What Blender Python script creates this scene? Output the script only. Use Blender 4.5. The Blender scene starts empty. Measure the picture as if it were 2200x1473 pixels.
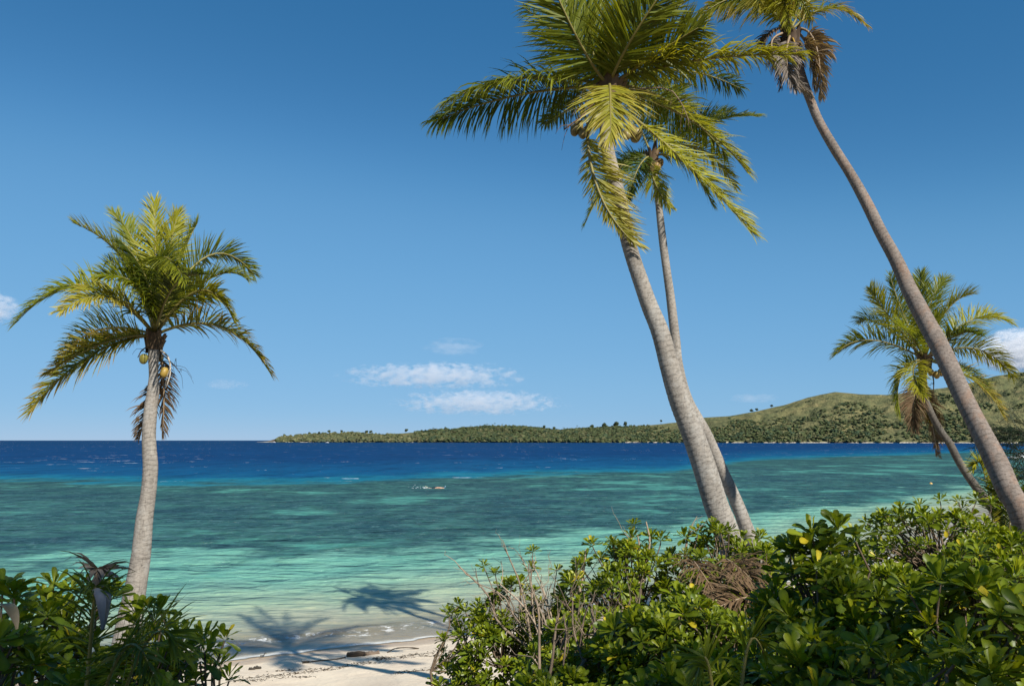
import bpy, math, random
import numpy as np
from mathutils import Vector, Matrix, noise as mnoise

# ------------------------------------------------------------------ camera, sky, sun
S = bpy.context.scene
COL = S.collection
F = 1727.0                     # focal length in photo pixels (2200 wide)
PITCH = math.radians(6.9)
EYE = np.array([0.0, 0.0, 5.5])
cam_d = bpy.data.cameras.new('camera')
cam = bpy.data.objects.new('camera', cam_d); COL.objects.link(cam)
cam.location = EYE
cam.rotation_euler = (math.radians(90) + PITCH, 0, 0)
cam_d.sensor_width = 36.0
cam_d.lens = F / 2200 * 36
cam_d.clip_start = 0.05
cam_d.clip_end = 120000
S.camera = cam

SUN_EL, SUN_AZ = math.radians(38), math.radians(147)     # azimuth from +Y towards +X
SUN_DIR = Vector((math.sin(SUN_AZ) * math.cos(SUN_EL), math.cos(SUN_AZ) * math.cos(SUN_EL), math.sin(SUN_EL)))
W = bpy.data.worlds.new('World'); S.world = W; W.use_nodes = True
wn, wl = W.node_tree.nodes, W.node_tree.links
sky = wn.new('ShaderNodeTexSky'); sky.sky_type = 'NISHITA'; sky.sun_disc = False
sky.sun_elevation = SUN_EL; sky.sun_rotation = SUN_AZ
sky.air_density = 0.7; sky.dust_density = 0.0; sky.ozone_density = 10.0; sky.altitude = 0
bg = wn['Background']; bg.inputs['Strength'].default_value = 0.068
# film response of the sky: one power curve per channel, the same in every direction
sep = wn.new('ShaderNodeSeparateColor'); com = wn.new('ShaderNodeCombineColor')
wl.new(sky.outputs[0], sep.inputs[0])
for i, (k, e) in enumerate(((.0876, .84), (.1791, .51), (.2537, .44))):
    pw = wn.new('ShaderNodeMath'); pw.operation = 'POWER'; pw.inputs[1].default_value = e
    ml = wn.new('ShaderNodeMath'); ml.operation = 'MULTIPLY'; ml.inputs[1].default_value = k
    cv = wn.new('ShaderNodeFloatCurve'); cu = cv.mapping.curves[0]
    pts = (((0, 0), (.042, .033), (.082, .128), (.153, .198), (.31, .285), (1, .9)), ((0, 0), (.184, .158), (.266, .335), (.376, .432), (.503, .505), (1, 1)), ((0, 0), (.392, .358), (.527, .615), (.651, .706), (.72, .745), (1, 1)))[i]
    for q, (x, y) in enumerate(pts):
        if q == 0: cu.points[0].location = (x, y)
        elif q == len(pts) - 1: cu.points[-1].location = (x, y)
        else: cu.points.new(x, y)
    for q in cu.points: q.handle_type = 'AUTO_CLAMPED'
    cv.mapping.use_clip = False; cv.mapping.update()
    sc = wn.new('ShaderNodeMath'); sc.operation = 'MULTIPLY'; sc.inputs[1].default_value = 10.05
    wl.new(sep.outputs[i], pw.inputs[0]); wl.new(pw.outputs[0], ml.inputs[0]); wl.new(ml.outputs[0], cv.inputs['Value']); wl.new(cv.outputs[0], sc.inputs[0]); wl.new(sc.outputs[0], com.inputs[i])
wl.new(com.outputs[0], bg.inputs['Color'])

sun_d = bpy.data.lights.new('sun', 'SUN'); sun_d.energy = 4.8; sun_d.angle = math.radians(0.53)
sun_d.color = (1.0, 0.955, 0.87)
sun = bpy.data.objects.new('sun', sun_d); COL.objects.link(sun)
sun.rotation_euler = SUN_DIR.to_track_quat('Z', 'Y').to_euler()
sun.location = (0, -20, 40)

S.view_settings.view_transform = 'Standard'; S.view_settings.look = 'None'
S.view_settings.exposure = 0.62; S.view_settings.gamma = 1.0
S.view_settings.use_curve_mapping = False
S.cycles.max_bounces = 8; S.cycles.diffuse_bounces = 3; S.cycles.glossy_bounces = 3
S.cycles.transmission_bounces = 4; S.cycles.transparent_max_bounces = 12; S.cycles.volume_bounces = 3
S.cycles.use_denoising = True
try: S.cycles.denoiser = 'OPENIMAGEDENOISE'
except Exception: pass
S.cycles.caustics_reflective = False; S.cycles.caustics_refractive = False

rng = np.random.default_rng(7)
random.seed(7)

# ------------------------------------------------------------------ helpers
CP, SP = math.cos(PITCH), math.sin(PITCH)
def at(px, py, Y):
    """world point seen at photo pixel (px, py) and standing Y metres in front of the camera"""
    a = (px - 1100) / F; b = -(py - 736.5) / F
    d = np.array([a, CP - b * SP, SP + b * CP])
    return EYE + d * (Y / d[1])
def ground_at(px, py, z=0.0):
    a = (px - 1100) / F; b = -(py - 736.5) / F
    d = np.array([a, CP - b * SP, SP + b * CP])
    return EYE + d * ((z - EYE[2]) / d[2])
def nrm(v):
    v = np.asarray(v, float); n = np.linalg.norm(v)
    return v / n if n > 1e-9 else np.array([0, 0, 1.0])

def mesh(name, V, F4=None, F3=None, colors=None, floats=None, smooth=False, mat=None):
    V = np.asarray(V, np.float32).reshape(-1, 3)
    F4 = np.zeros((0, 4), np.int32) if F4 is None else np.asarray(F4, np.int32).reshape(-1, 4)
    F3 = np.zeros((0, 3), np.int32) if F3 is None else np.asarray(F3, np.int32).reshape(-1, 3)
    me = bpy.data.meshes.new(name)
    nl = F4.size + F3.size; npz = len(F4) + len(F3)
    me.vertices.add(len(V)); me.vertices.foreach_set('co', V.ravel())
    me.loops.add(nl); me.loops.foreach_set('vertex_index', np.concatenate([F4.ravel(), F3.ravel()]).astype(np.int32))
    me.polygons.add(npz)
    st = np.concatenate([np.arange(len(F4)) * 4, len(F4) * 4 + np.arange(len(F3)) * 3]).astype(np.int32)
    me.polygons.foreach_set('loop_start', st)
    me.polygons.foreach_set('use_smooth', np.full(npz, smooth, bool))
    if colors is not None:
        c = np.asarray(colors, np.float32)
        if c.shape[1] == 3: c = np.concatenate([c, np.ones((len(c), 1), np.float32)], 1)
        at_ = me.attributes.new('tint', 'FLOAT_COLOR', 'POINT'); at_.data.foreach_set('color', c.ravel())
    for k, v in (floats or {}).items():
        at_ = me.attributes.new(k, 'FLOAT', 'POINT'); at_.data.foreach_set('value', np.asarray(v, np.float32))
    me.update(calc_edges=True); me.validate()
    if mat: me.materials.append(mat)
    return me
def link(name, data, parent=None, loc=(0, 0, 0), mat=None):
    o = bpy.data.objects.new(name, data); COL.objects.link(o)
    o.location = loc
    if parent is not None: o.parent = parent
    if mat and data and not data.materials: data.materials.append(mat)
    return o
def tag(o, label=None, cat=None, group=None, kind=None):
    if label: o['label'] = label
    if cat: o['category'] = cat
    if group: o['group'] = group
    if kind: o['kind'] = kind
    return o
def thing(name, loc, label, cat, group=None):
    return tag(link(name, None, None, loc), label, cat, group)

class MB:
    """collects geometry for one mesh"""
    def __init__(s): s.V = []; s.F4 = []; s.F3 = []; s.C = []; s.n = 0
    def add(s, V, F4=None, F3=None, C=None):
        V = np.asarray(V, float).reshape(-1, 3)
        s.V.append(V)
        if F4 is not None and len(F4): s.F4.append(np.asarray(F4, int) + s.n)
        if F3 is not None and len(F3): s.F3.append(np.asarray(F3, int) + s.n)
        c = np.ones((len(V), 3)) if C is None else np.broadcast_to(np.asarray(C, float), (len(V), 3))
        s.C.append(c); s.n += len(V)
    def data(s, name, mat, smooth=False, off=(0, 0, 0)):
        V = np.concatenate(s.V) - np.asarray(off)
        F4 = np.concatenate(s.F4) if s.F4 else None
        F3 = np.concatenate(s.F3) if s.F3 else None
        return mesh(name, V, F4, F3, np.concatenate(s.C), smooth=smooth, mat=mat)
    def tube(s, P, R, seg=6, C=(1, 1, 1), cap=True):
        P = np.asarray(P, float); n = len(P)
        R = np.broadcast_to(np.asarray(R, float), (n,))
        T = np.gradient(P, axis=0)
        ref = np.array([0, 0, 1.0]) if abs(nrm(T[0])[2]) < .9 else np.array([1.0, 0, 0])
        V = []
        a = np.arange(seg) / seg * 2 * np.pi
        u = nrm(np.cross(T[0], ref))
        for i in range(n):
            t = nrm(T[i]); u = nrm(u - t * np.dot(u, t)); w = np.cross(t, u)
            V.append(P[i] + R[i] * (np.cos(a)[:, None] * u + np.sin(a)[:, None] * w))
        V = np.concatenate(V)
        i = np.arange(n - 1)[:, None] * seg; j = np.arange(seg)[None]; k = (j + 1) % seg
        F4 = np.stack([i + j, i + k, i + seg + k, i + seg + j], -1).reshape(-1, 4)
        F3 = []
        if cap and seg >= 3:
            m0 = len(V); V = np.concatenate([V, P[:1], P[-1:]])
            for q in range(seg):
                F3.append((m0, (q + 1) % seg, q)); b = (n - 1) * seg
                F3.append((m0 + 1, b + q, b + (q + 1) % seg))
        s.add(V, F4, F3, C)

def curve_pts(pts, n):
    """Catmull-Rom through rows of pts (any width), n samples"""
    P = np.asarray(pts, float)
    P = np.vstack([2 * P[0] - P[1], P, 2 * P[-1] - P[-2]])
    m = len(P) - 3
    u = np.linspace(0, m - 1e-6, n); i = u.astype(int); t = (u - i)[:, None]
    a, b, c, d = P[i], P[i + 1], P[i + 2], P[i + 3]
    return .5 * ((2 * b) + (c - a) * t + (2 * a - 5 * b + 4 * c - d) * t ** 2 + (3 * b - a - 3 * c + d) * t ** 3)

def vnoise(x, y, scale=1.0, seed=0.0, oct=3):
    """cheap vectorised value-noise fbm in -1..1"""
    out = np.zeros(np.broadcast(x, y).shape); amp = 1.0; tot = 0
    for o in range(oct):
        X = x * scale + seed * 17.3 + o * 5.1; Y = y * scale + seed * 9.7 - o * 3.3
        xi = np.floor(X); yi = np.floor(Y); fx = X - xi; fy = Y - yi
        fx = fx * fx * (3 - 2 * fx); fy = fy * fy * (3 - 2 * fy)
        def h(a, b): 
            v = np.sin(a * 127.1 + b * 311.7 + seed * 13.13) * 43758.5453
            return v - np.floor(v)
        n = (h(xi, yi) * (1 - fx) + h(xi + 1, yi) * fx) * (1 - fy) + (h(xi, yi + 1) * (1 - fx) + h(xi + 1, yi + 1) * fx) * fy
        out += amp * (n * 2 - 1); tot += amp; amp *= .5; scale *= 2.03
    return out / tot

# ------------------------------------------------------------------ materials
def mat(name):
    m = bpy.data.materials.new(name); m.use_nodes = True
    nt = m.node_tree; nt.nodes.clear()
    out = nt.nodes.new('ShaderNodeOutputMaterial')
    return m, nt, out
class N:
    """tiny node-graph helper"""
    def __init__(s, nt): s.nt = nt
    def new(s, t, **kw):
        n = s.nt.nodes.new(t)
        for k, v in kw.items(): setattr(n, k, v)
        return n
    def set(s, sock, v):
        if isinstance(v, bpy.types.NodeSocket): s.nt.links.new(v, sock)
        else: sock.default_value = (tuple(v) + (1,)) if isinstance(v, (tuple, list)) and len(v) == 3 and sock.type == 'RGBA' else v
    def math(s, op, a, b=0.0, c=0.0, clamp=False):
        n = s.new('ShaderNodeMath', operation=op, use_clamp=clamp)
        s.set(n.inputs[0], a); s.set(n.inputs[1], b); s.set(n.inputs[2], c); return n.outputs[0]
    def mix(s, f, a, b, mode='MIX'):
        n = s.new('ShaderNodeMix', data_type='RGBA', blend_type=mode)
        s.set(n.inputs[0], f); s.set(n.inputs[6], a); s.set(n.inputs[7], b); return n.outputs[2]
    def smooth(s, v, a, b, lo=0.0, hi=1.0):
        n = s.new('ShaderNodeMapRange', interpolation_type='SMOOTHSTEP')
        s.set(n.inputs[0], v)
        for i, q in enumerate((a, b, lo, hi)): s.set(n.inputs[i + 1], q)
        return n.outputs[0]
    def noise(s, vec, scale, detail=3.0, rough=.5, dist=0.0):
        n = s.new('ShaderNodeTexNoise')
        if vec is not None: s.nt.links.new(vec, n.inputs['Vector'])
        n.inputs['Scale'].default_value = scale; n.inputs['Detail'].default_value = detail
        n.inputs['Roughness'].default_value = rough; n.inputs['Distortion'].default_value = dist
        return n.outputs[0]
    def attr(s, name, color=False):
        n = s.new('ShaderNodeAttribute'); n.attribute_name = name
        return n.outputs['Color'] if color else n.outputs['Fac']
    def mapping(s, vec, scale=(1, 1, 1), rot=(0, 0, 0)):
        n = s.new('ShaderNodeMapping'); s.nt.links.new(vec, n.inputs[0])
        n.inputs['Scale'].default_value = scale; n.inputs['Rotation'].default_value = rot
        return n.outputs[0]
    def bump(s, h, strength, dist, normal=None):
        n = s.new('ShaderNodeBump'); s.nt.links.new(h, n.inputs['Height'])
        n.inputs['Strength'].default_value = strength; n.inputs['Distance'].default_value = dist
        if normal is not None: s.nt.links.new(normal, n.inputs['Normal'])
        return n.outputs[0]
    def pos(s): return s.new('ShaderNodeNewGeometry').outputs['Position']
    def objc(s): return s.new('ShaderNodeTexCoord').outputs['Object']
def principled(g, color, rough=.6, spec=.3, normal=None):
    p = g.new('ShaderNodeBsdfPrincipled')
    g.set(p.inputs['Base Color'], color); g.set(p.inputs['Roughness'], rough)
    g.set(p.inputs['Specular IOR Level'], spec)
    if normal is not None: g.nt.links.new(normal, p.inputs['Normal'])
    return p

def leaf_material(name, rough=.38, spec=.45, trans=.32, tgain=1.5, blotch=18.0):
    m, nt, out = mat(name); g = N(nt)
    c = g.attr('tint', True)
    n = g.noise(g.objc(), blotch, 3, .6)
    c = g.mix(g.smooth(n, .35, .7, .0, .35), c, g.mix(1.0, c, (.62, .70, .55), 'MULTIPLY'))
    p = principled(g, c, rough, spec)
    t = g.new('ShaderNodeBsdfTranslucent')
    tc = g.mix(1.0, c, (1.25 * tgain, 1.15 * tgain, .5 * tgain), 'MULTIPLY'); nt.links.new(tc, t.inputs[0])
    mx = g.new('ShaderNodeMixShader'); mx.inputs[0].default_value = trans
    nt.links.new(p.outputs[0], mx.inputs[1]); nt.links.new(t.outputs[0], mx.inputs[2])
    nt.links.new(mx.outputs[0], out.inputs[0]); return m
M_FROND = leaf_material('palm_leaf', .46, .28, .34, 1.6)
M_LEAF = leaf_material('shrub_leaf', .40, .28, .30, 1.8, 9)
M_DRY = leaf_material('dry_leaf', .7, .15, .18, 1.0)

def tint_material(name, rough=.8, spec=.15, bscale=25, bdist=.01, bstr=.6, vary=.35):
    m, nt, out = mat(name); g = N(nt)
    c = g.attr('tint', True); o = g.objc()
    n = g.noise(o, bscale, 4, .65)
    c = g.mix(g.smooth(n, .3, .7, 0, vary), c, g.mix(1.0, c, (.45, .43, .42), 'MULTIPLY'))
    p = principled(g, c, rough, spec, g.bump(n, bstr, bdist))
    nt.links.new(p.outputs[0], out.inputs[0]); return m
M_TWIG = tint_material('bark_twig', .85, .1, 40, .004)
M_RACHIS = tint_material('rachis', .5, .35, 30, .003, .4, .2)
M_PLAIN = tint_material('painted', .45, .4, 8, .002, .2, .1)
M_NUT = tint_material('coconut_husk', .45, .35, 14, .004, .4, .4)

def trunk_material(name, base, dark, warm, warm_amt):
    m, nt, out = mat(name); g = N(nt)
    o = g.objc()
    n1 = g.noise(g.mapping(o, (1, 1, .35)), 7, 4, .6)
    n2 = g.noise(g.mapping(o, (1, 1, 3.5)), 16, 4, .7)
    n3 = g.noise(g.mapping(o, (1, 1, .12)), 55, 3, .7)
    n4 = g.noise(g.mapping(o, (1, 1, .6)), 5.5, 6, .72)
    ring = g.attr('ring')
    c = g.mix(g.smooth(n1, .3, .72), base, tuple(x * .74 for x in base))
    c = g.mix(g.smooth(n2, .48, .70, 0, .75), c, dark)
    c = g.mix(g.smooth(n3, .56, .68, 0, .7), c, dark)
    c = g.mix(g.smooth(g.noise(o, 38, 2, .5), .66, .72, 0, .7), c, tuple(x * .5 for x in dark))
    c = g.mix(g.math('MULTIPLY', g.smooth(n4, .46, .64), warm_amt), c, warm)
    c = g.mix(g.math('MULTIPLY', ring, g.smooth(n1, .30, .6, .25, .8)), c, dark)
    h = g.math('ADD', g.math('MULTIPLY', n2, .7), g.math('MULTIPLY', n3, .5))
    p = principled(g, c, .88, .12, g.bump(h, .8, .012))
    nt.links.new(p.outputs[0], out.inputs[0]); return m
M_TRUNK = trunk_material('palm_trunk_pale', (.305, .272, .232), (.105, .092, .078), (.36, .345, .315), .5)
M_TRUNK_R = trunk_material('palm_trunk_lichen', (.235, .195, .165), (.08, .064, .054), (.24, .13, .075), .38)
M_TRUNK_D = trunk_material('palm_trunk_shaded', (.13, .115, .095), (.05, .042, .036), (.19, .18, .15), .5)  # shade from neighbouring trees is put into this darker trunk colour

# ------------------------------------------------------------------ shore line and land form
SHORE = np.array([(-300, -60), (-90, -8), (-45, 6), (-20, 15.2), (-7.2, 20.9), (-2, 23.4), (5, 27.4), (15, 35.5), (25, 46.5), (35, 59), (60, 86), (140, 150), (400, 300)], float)
def shore_dist(x, y):
    """signed distance to the waterline, positive out to sea"""
    x = np.asarray(x, float); y = np.asarray(y, float)
    best = np.full(x.shape, 1e9); sg = np.ones(x.shape)
    for (ax, ay), (bx, by) in zip(SHORE[:-1], SHORE[1:]):
        dx, dy = bx - ax, by - ay
        t = np.clip(((x - ax) * dx + (y - ay) * dy) / (dx * dx + dy * dy), 0, 1)
        d = np.hypot(x - ax - t * dx, y - ay - t * dy)
        s = np.sign(dx * (y - ay) - dy * (x - ax))
        m = d < best - 1e-9
        best = np.where(m, d, best); sg = np.where(m, s, sg)
    return best * sg
LAND_S = [-2000, -60, -22, -19, -16, -13, -10, -7, -4, -1.2, 0, 4, 12, 40, 4000]
LAND_Z = [5.0, 4.2, 3.85, 3.7, 3.1, 2.2, 1.4, .88, .46, .13, 0, -.28, -.9, -2.5, -6]
def land_z(x, y):
    s = shore_dist(x, y)
    z = np.interp(s, LAND_S, LAND_Z)
    a = np.clip(-s / 6, 0, 1)
    return z + a * (.10 * vnoise(x, y, .45, 3) + .035 * vnoise(x, y, 2.1, 5)) + .018 * np.clip(-s / .8, 0, 1) * vnoise(x, y, 1.3, 8)
def gz(x, y): return float(land_z(np.array([x]), np.array([y]))[0])

def grid_mesh(name, X, Y, Z, floats, m, smooth=True):
    r, c = X.shape
    V = np.stack([X, Y, Z], -1).reshape(-1, 3)
    i = (np.arange(r - 1)[:, None] * c + np.arange(c - 1)[None])
    F4 = np.stack([i, i + 1, i + c + 1, i + c], -1).reshape(-1, 4)
    return mesh(name, V, F4, floats={k: v.ravel() for k, v in floats.items()}, smooth=smooth, mat=m)

# --- sand
def sand_material():
    m, nt, out = mat('coral_sand'); g = N(nt)
    s = g.attr('shore'); P = g.pos()
    n1 = g.noise(P, .9, 4, .55); n2 = g.noise(P, 9, 5, .65); n3 = g.noise(P, 120, 2, .6)
    c = g.mix(g.smooth(n1, .3, .7), (.72, .61, .46), (.64, .53, .40))
    c = g.mix(g.smooth(n2, .5, .75, 0, .35), c, (.46, .37, .27))
    c = g.mix(g.smooth(n3, .6, .75, 0, .3), c, (.34, .27, .20))
    sn = g.math('ADD', s, g.math('MULTIPLY', g.math('SUBTRACT', g.noise(P, .55, 3, .5), .5), 1.3))
    wet = g.smooth(sn, -.85, -.35)
    c = g.mix(wet, c, g.mix(1.0, c, (.72, .64, .55), 'MULTIPLY'))
    # fallen leaves and humus further inland
    lit = g.smooth(g.math('ADD', s, g.math('MULTIPLY', g.math('SUBTRACT', n2, .5), 3.0)), -7.5, -10.0)
    lc = g.mix(g.smooth(g.noise(P, 22, 4, .7), .35, .65), (.12, .075, .045), (.26, .18, .11))
    c = g.mix(g.math('MULTIPLY', lit, .9), c, lc)
    h = g.math('ADD', g.math('MULTIPLY', g.noise(P, 3.2, 4, .6), 1.0), g.math('MULTIPLY', n2, .35))
    b = g.bump(h, .55, .07); b = g.bump(n3, .25, .008, b)
    p = principled(g, c, .9, .15, b)
    g.set(p.inputs['Roughness'], g.smooth(wet, 0, 1, .92, .42)); g.set(p.inputs['Specular IOR Level'], g.smooth(wet, 0, 1, .1, .45))
    nt.links.new(p.outputs[0], out.inputs[0]); return m
M_SAND = sand_material()
def axis(parts): return np.concatenate([np.arange(a, b, st) for a, b, st in parts])
gx = axis([(-300, -60, 12), (-60, -20, 1.5), (-20, 14, .2), (14, 60, .8), (60, 300, 10)])
gy = axis([(-300, -20, 14), (-20, 3, 1.0), (3, 34, .2), (34, 90, .9), (90, 320, 10)])
X, Y = np.meshgrid(gx, gy)
sd = shore_dist(X, Y)
beach = link('beach', grid_mesh('beach', X, Y, land_z(X, Y), {'shore': sd}, M_SAND))
tag(beach, kind='structure')

# --- sea
REEF_IN = [ground_at(*p)[:2] for p in ((-900, 1225), (-300, 1222), (0, 1214), (300, 1196), (600, 1184), (820, 1170), (1000, 1178), (1200, 1152), (1400, 1140), (1600, 1107), (1800, 1087), (2000, 1062), (2200, 1036), (2600, 1010))]
REEF_OUT = [ground_at(*p)[:2] for p in ((-900, 1036), (0, 1034), (400, 1040), (800, 1037), (1150, 1020), (1450, 1012), (1540, 1000), (1620, 988), (1800, 982), (2000, 975), (2200, 970), (2700, 968))]
def beyond(x, y, line):
    """ratio of range to the range of a reef edge along the same bearing"""
    L = np.array(line); b = np.arctan2(L[:, 0], L[:, 1]); r = np.hypot(L[:, 0], L[:, 1])
    return np.log(np.hypot(x, y) / np.interp(np.arctan2(x, y), b, r))
def sea_material():
    m, nt, out = mat('sea_water'); g = N(nt)
    P = g.pos(); s = g.attr('shore'); ri = g.attr('reef_in'); ro = g.attr('reef_out')
    big = g.noise(g.mapping(P, (.032, .036, 1), (0, 0, -.25)), 1.0, 4, .6)
    med = g.noise(g.mapping(P, (.12, .105, 1), (0, 0, -.2)), 1.0, 5, .62)
    fine = g.noise(g.mapping(P, (.48, .50, 1), (0, 0, -.15)), 1.0, 5, .65)
    ripple_light = g.noise(g.mapping(P, (1.2, 1.15, 1), (0, 0, .2)), 1.0, 4, .6, 1.2)
    # sand flat: colour of the water over pale sand, greener as it deepens
    sw = g.math('ADD', s, g.math('MULTIPLY', g.math('SUBTRACT', med, .5), 5.0))
    c0 = g.mix(g.smooth(sw, 0.0, 8.5), (.40, .355, .245), (.275, .360, .235))
    c0 = g.mix(g.smooth(sw, 5.0, 13.5), c0, (.140, .335, .250))
    c0 = g.mix(g.smooth(sw, 16.0, 42.0), c0, (.095, .310, .255))
    c0 = g.mix(g.smooth(ripple_light, .48, .70, 0, .40), c0, g.mix(1.0, c0, (1.55, 1.40, 1.3), 'MULTIPLY'))  # caustic light streaks painted in as brighter shallow-water colour
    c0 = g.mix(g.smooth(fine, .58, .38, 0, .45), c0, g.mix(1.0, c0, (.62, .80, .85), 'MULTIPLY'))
    # reef flat: dark coral with pale sand pockets
    rf = g.mix(g.smooth(med, .36, .64), (.018, .060, .062), (.034, .105, .082))
    rf = g.mix(g.smooth(big, .42, .66, 0, .6), rf, (.040, .130, .098))
    rf = g.mix(g.smooth(fine, .40, .68, 0, .65), rf, (.012, .044, .050))
    rf = g.mix(g.smooth(ripple_light, .50, .70, 0, .6), rf, (.075, .155, .155))  # sky reflection on wave faces, put into the reef colour
    mid2 = g.noise(g.mapping(P, (.27, .17, 1), (0, 0, .35)), 1.0, 5, .68)
    rf = g.mix(g.smooth(mid2, .50, .66, 0, .7), rf, (.050, .150, .125))
    rf = g.mix(g.smooth(mid2, .46, .32, 0, .7), rf, (.012, .040, .042))
    pocket = g.math('MULTIPLY', g.smooth(g.math('ADD', g.math('MULTIPLY', med, .55), g.math('MULTIPLY', big, .5)), .555, .635), .85)
    rf = g.mix(pocket, rf, (.075, .265, .205))
    edge = g.math('ADD', ri, g.math('ADD', g.math('MULTIPLY', g.math('SUBTRACT', big, .5), .85), g.math('MULTIPLY', g.math('SUBTRACT', med, .5), .75)))
    c = g.mix(g.smooth(edge, -.075, .06), c0, rf)
    # drop-off and deep water
    eo = g.math('ADD', ro, g.math('ADD', g.math('MULTIPLY', g.math('SUBTRACT', big, .5), .45), g.math('MULTIPLY', g.math('SUBTRACT', med, .5), .30)))
    dp = g.mix(g.smooth(eo, .02, .26), (.010, .150, .215), (.004, .072, .170))
    dp = g.mix(g.smooth(eo, .22, .9), dp, (.003, .038, .122))
    dp = g.mix(g.smooth(eo, .9, 3.0), dp, (.003, .033, .100))
    dp = g.mix(g.smooth(fine, .45, .75, 0, .4), dp, g.mix(1.0, dp, (.6, .6, .65), 'MULTIPLY'))
    far = g.noise(g.mapping(P, (.16, .055, 1), (0, 0, .06)), 1.0, 5, .68)  # light and dark sides of distant waves, put into the water colour
    far2 = g.noise(g.mapping(P, (.05, .016, 1), (0, 0, .04)), 1.0, 4, .6)
    dp = g.mix(g.smooth(far, .46, .66, 0, .55), dp, g.mix(1.0, dp, (.45, .50, .58), 'MULTIPLY'))
    dp = g.mix(g.smooth(far2, .50, .30, 0, .5), dp, g.mix(1.0, dp, (1.5, 1.45, 1.35), 'MULTIPLY'))
    c = g.mix(g.smooth(far, .50, .68, 0, .38), c, g.mix(1.0, c, (.60, .66, .70), 'MULTIPLY'))  # the same wave shading darkens the reef and shallows colour
    c = g.mix(g.smooth(eo, -.05, .07), c, dp)
    # breaking crests far out, and the swash lines on the beach
    wc = g.noise(g.mapping(P, (.10, .26, 1)), 1.0, 6, .72)
    wc2 = g.noise(g.mapping(P, (.012, .012, 1)), 1.0, 2, .5)
    cap = g.math('MULTIPLY', g.smooth(g.math('ADD', wc, g.math('MULTIPLY', wc2, .25)), .775, .81), g.smooth(ro, -.15, .1))
    ln = g.math('ADD', s, g.math('MULTIPLY', g.math('SUBTRACT', g.noise(P, .55, 3, .5), .5), 1.1))
    swash = g.math('MULTIPLY', g.math('MULTIPLY', g.smooth(ln, .0, .10), g.smooth(ln, .45, .10)), .75)
    swash = g.math('MULTIPLY', swash, g.smooth(g.noise(P, 3.5, 4, .7), .25, .45))
    ln2 = g.math('ADD', s, g.math('MULTIPLY', g.math('SUBTRACT', g.noise(P, .35, 4, .6), .5), 2.0))
    roll = g.math('MULTIPLY', g.math('MULTIPLY', g.smooth(ln2, 1.1, 1.5), g.smooth(ln2, 2.2, 1.6)), g.smooth(g.noise(P, 2.6, 5, .75), .50, .60))
    foam = g.math('MAXIMUM', g.math('MAXIMUM', cap, swash), g.math('MULTIPLY', roll, .8), clamp=True)
    # waves
    w1 = g.noise(g.mapping(P, (.55, 1.15, 1), (0, 0, .12)), 1.0, 3, .55, .4)
    w2 = g.noise(g.mapping(P, (2.0, 3.6, 1), (0, 0, -.2)), 1.0, 4, .6, .5)
    w3 = g.noise(g.mapping(P, (.16, .40, 1), (0, 0, .05)), 1.0, 3, .55)
    calm = g.smooth(s, 0.0, 14.0, .30, 1.0)
    b = g.bump(w3, 1.0, 1.6); b = g.bump(w1, .9, .55, b); b = g.bump(w2, .8, .16, b)
    geo = g.new('ShaderNodeNewGeometry').outputs['Normal']
    mb = g.new('ShaderNodeMix', data_type='VECTOR'); nt.links.new(calm, mb.inputs[0]); nt.links.new(geo, mb.inputs[4]); nt.links.new(b, mb.inputs[5])
    nv = mb.outputs[1]
    d = g.new('ShaderNodeBsdfDiffuse'); nt.links.new(g.mix(foam, c, (.78, .80, .80)), d.inputs[0]); nt.links.new(nv, d.inputs['Normal'])
    gl = g.new('ShaderNodeBsdfGlossy'); gl.inputs['Roughness'].default_value = .18; nt.links.new(nv, gl.inputs['Normal'])
    gl.inputs[0].default_value = (.9, .95, 1, 1)
    fr = g.new('ShaderNodeFresnel'); fr.inputs[0].default_value = 1.33; nt.links.new(nv, fr.inputs['Normal'])
    f = g.math('MINIMUM', fr.outputs[0], g.smooth(ro, -.6, .3, .16, .075))
    f = g.math('MULTIPLY', f, g.math('SUBTRACT', 1.0, foam))
    # thin water at the edge lets the sand bed show
    tr = g.new('ShaderNodeBsdfTransparent'); tr.inputs[0].default_value = (.93, .96, .93, 1)
    alpha = g.math('MAXIMUM', g.smooth(ln, .0, 4.5, .10, 1.0), foam)
    m0 = g.new('ShaderNodeMixShader'); nt.links.new(alpha, m0.inputs[0]); nt.links.new(tr.outputs[0], m0.inputs[1]); nt.links.new(d.outputs[0], m0.inputs[2])
    m1 = g.new('ShaderNodeMixShader'); nt.links.new(f, m1.inputs[0]); nt.links.new(m0.outputs[0], m1.inputs[1]); nt.links.new(gl.outputs[0], m1.inputs[2])
    dry = g.new('ShaderNodeMixShader'); nt.links.new(g.smooth(ln, -.02, .04), dry.inputs[0])
    tr2 = g.new('ShaderNodeBsdfTransparent'); nt.links.new(tr2.outputs[0], dry.inputs[1]); nt.links.new(m1.outputs[0], dry.inputs[2])
    nt.links.new(dry.outputs[0], out.inputs[0]); return m
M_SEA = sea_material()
th = np.linspace(math.radians(-62), math.radians(62), 620)
rr = np.concatenate([np.exp(np.linspace(math.log(13), math.log(160), 520)), np.exp(np.linspace(math.log(161.5), math.log(70000), 90))])
TH, RR = np.meshgrid(th, rr)
X = RR * np.sin(TH); Y = RR * np.cos(TH)
sd = shore_dist(X, Y)
amp = np.clip(sd / 14, 0.05, 1) * np.clip((260 - RR) / 120, 0, 1)
Zs = .022 + amp * (.085 * vnoise(X * .45, Y + .1 * X, .42, 21, 3) + .03 * vnoise(X * .6 - .2 * Y, Y, 1.5, 22, 2))
wv = np.clip(1 - np.abs(sd - 1.8 - .5 * vnoise(X, Y, .3, 33)) / .8, 0, 1)
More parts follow.
